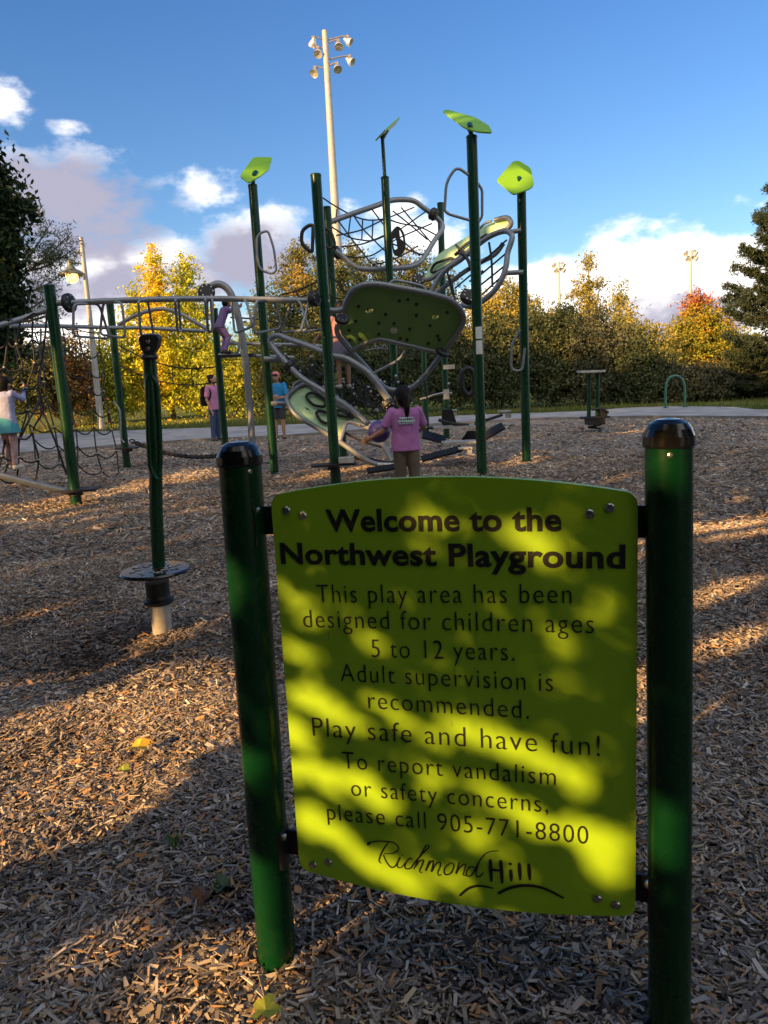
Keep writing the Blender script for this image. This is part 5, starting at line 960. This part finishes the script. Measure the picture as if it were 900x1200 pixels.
# child climbing the left net
f = P(15, 550, 9.28); H = 1.12; J = pose(head=(.0, .05, .905), lel=(-.17, .06, .80), lwr=(-.15, .10, .93), rel=(.16, .10, .74), rwr=(.10, .22, .84), lan=(-.045, .02, .04), ran=(.05, -.02, .04), lkn=(-.06, .05, .27), rkn=(.05, .01, .28))
person('small child in a lavender top and teal skirt climbing the left rope net', f-vZ*.0, R(-12), H, J, [('long_shirt', LAV), ('skirt', TEAL), ('leggings', LEG), ('hair_long', HAIR), ('shoes', SHOE)], 1.16, .009, look=(.15, 1, .1), fat=1.08)
LILAC2 = cloth('muted purple cotton', (.24, .17, .38))
# child in purple on the step behind the arch
f = P(263, 415, 13.05); J = pose(head=(.05, .10, .82), neck=(.03, .06, .74), chest=(.02, .04, .64), pelvis=(0, -.04, .46), lsh=(-.09, .06, .71), rsh=(.11, .05, .71), lel=(-.10, .18, .68), lwr=(.0, .30, .74), rel=(.16, .17, .66), rwr=(.14, .28, .76), lhp=(-.05, -.04, .44), rhp=(.05, -.04, .44), lkn=(-.05, .06, .26), rkn=(.06, .07, .26))
person('child in purple clothes crouching on the step behind the grey arch', f, R(-60), 1.02, J, [('long_shirt', PURP), ('trousers', LILAC2), ('hair', HAIR), ('shoes', DARKS)], 1.18, .009, fat=1.08)
# child inside the lower rope pod
f = P(404, 455, 11.35); J = pose(lel=(-.20, .05, .72), lwr=(-.27, .10, .60), rel=(.15, .10, .72), rwr=(.10, .20, .80))
person('child in a pale pink top and grey purple skirt climbing in the lower rope pod', f, R(20), 1.22, J, [('shirt', PALEPINK), ('skirt', GREYP), ('hair', HAIR), ('shoes', SHOE)], 1.14, .009, fat=1.02)
# walker half hidden behind the tall centre post
g = G(563, 494); J = pose(pelvis=(0, -.01, .52), lkn=(-.05, .09, .29), lan=(-.05, .16, .07), lto=(-.06, .25, .06), rkn=(.05, -.03, .28), ran=(.05, -.17, .06), rto=(.06, -.10, .03), lel=(-.14, -.07, .64), lwr=(-.14, -.02, .52), rel=(.14, .03, .63), rwr=(.14, .13, .53))
person('child in a black top and white trousers walking behind the tall centre post', g, R(-85), 1.05, J, [('long_shirt', BLACKC), ('trousers', WHITEC), ('hair', HAIR), ('shoes', SHOE)], 1.16, .010)
# ------------------------------------------------------------------ fallen leaves
def fallen(x, y, s, mat, label, rot):
    c = G(x, y, .03); n = 22; pts = []
    for i in range(n):
        a = 6.283*i/n; r_ = s*(.62+.38*abs(math.cos(2.5*(a-math.pi/2)))**1.4); pts.append(c+Vector((math.cos(a+rot)*r_, math.sin(a+rot)*r_, .012*math.sin(2*a+rot)+.02*abs(math.sin(a)))))
    m = MB(); vs = [c+vZ*.008]+pts; m.add(vs, [(0, 1+i, 1+(i+1) % n) for i in range(n)]); st = (pts[0]-c).normalized(); m.tube([c+st*s*.4, c+st*s*1.0+vZ*.006, c+st*s*1.5], .0014, 5)
    tag(build('fallen_leaf', m, mat, None, c, normals=False), label, 'leaf', 'fallen leaves on the wood chips')
YL = pm('yellow leaf', (.62, .42, .03), (.45, .30, .02), .6, 0, 40, .2, 90); GL = pm('green leaf', (.06, .12, .025), (.04, .08, .02), .5, 0, 40, .2, 90); BL = pm('brown leaf', (.20, .10, .04), (.13, .06, .025), .7, 0, 40, .2, 90); LG = pm('yellow green leaf', (.30, .34, .03), (.22, .26, .03), .6, 0, 40, .2, 90)
fallen(162, 877, .050, YL, 'yellow fallen leaf in the sunlit chips left of the sign', .4); fallen(145, 905, .030, LG, 'small yellow green leaf in the sunlit chips below the yellow leaf', 2.2); fallen(312, 1187, .036, LG, 'yellow green fallen leaf at the bottom edge beside the sign post', 1.0); fallen(262, 1042, .040, GL, 'dark green fallen leaf left of the sign post', 3.0); fallen(240, 1052, .034, BL, 'brown fallen leaf beside the dark green leaf', 4.2); fallen(204, 985, .028, GL, 'small dark green leaf in the shade left of the sign', 5.0)
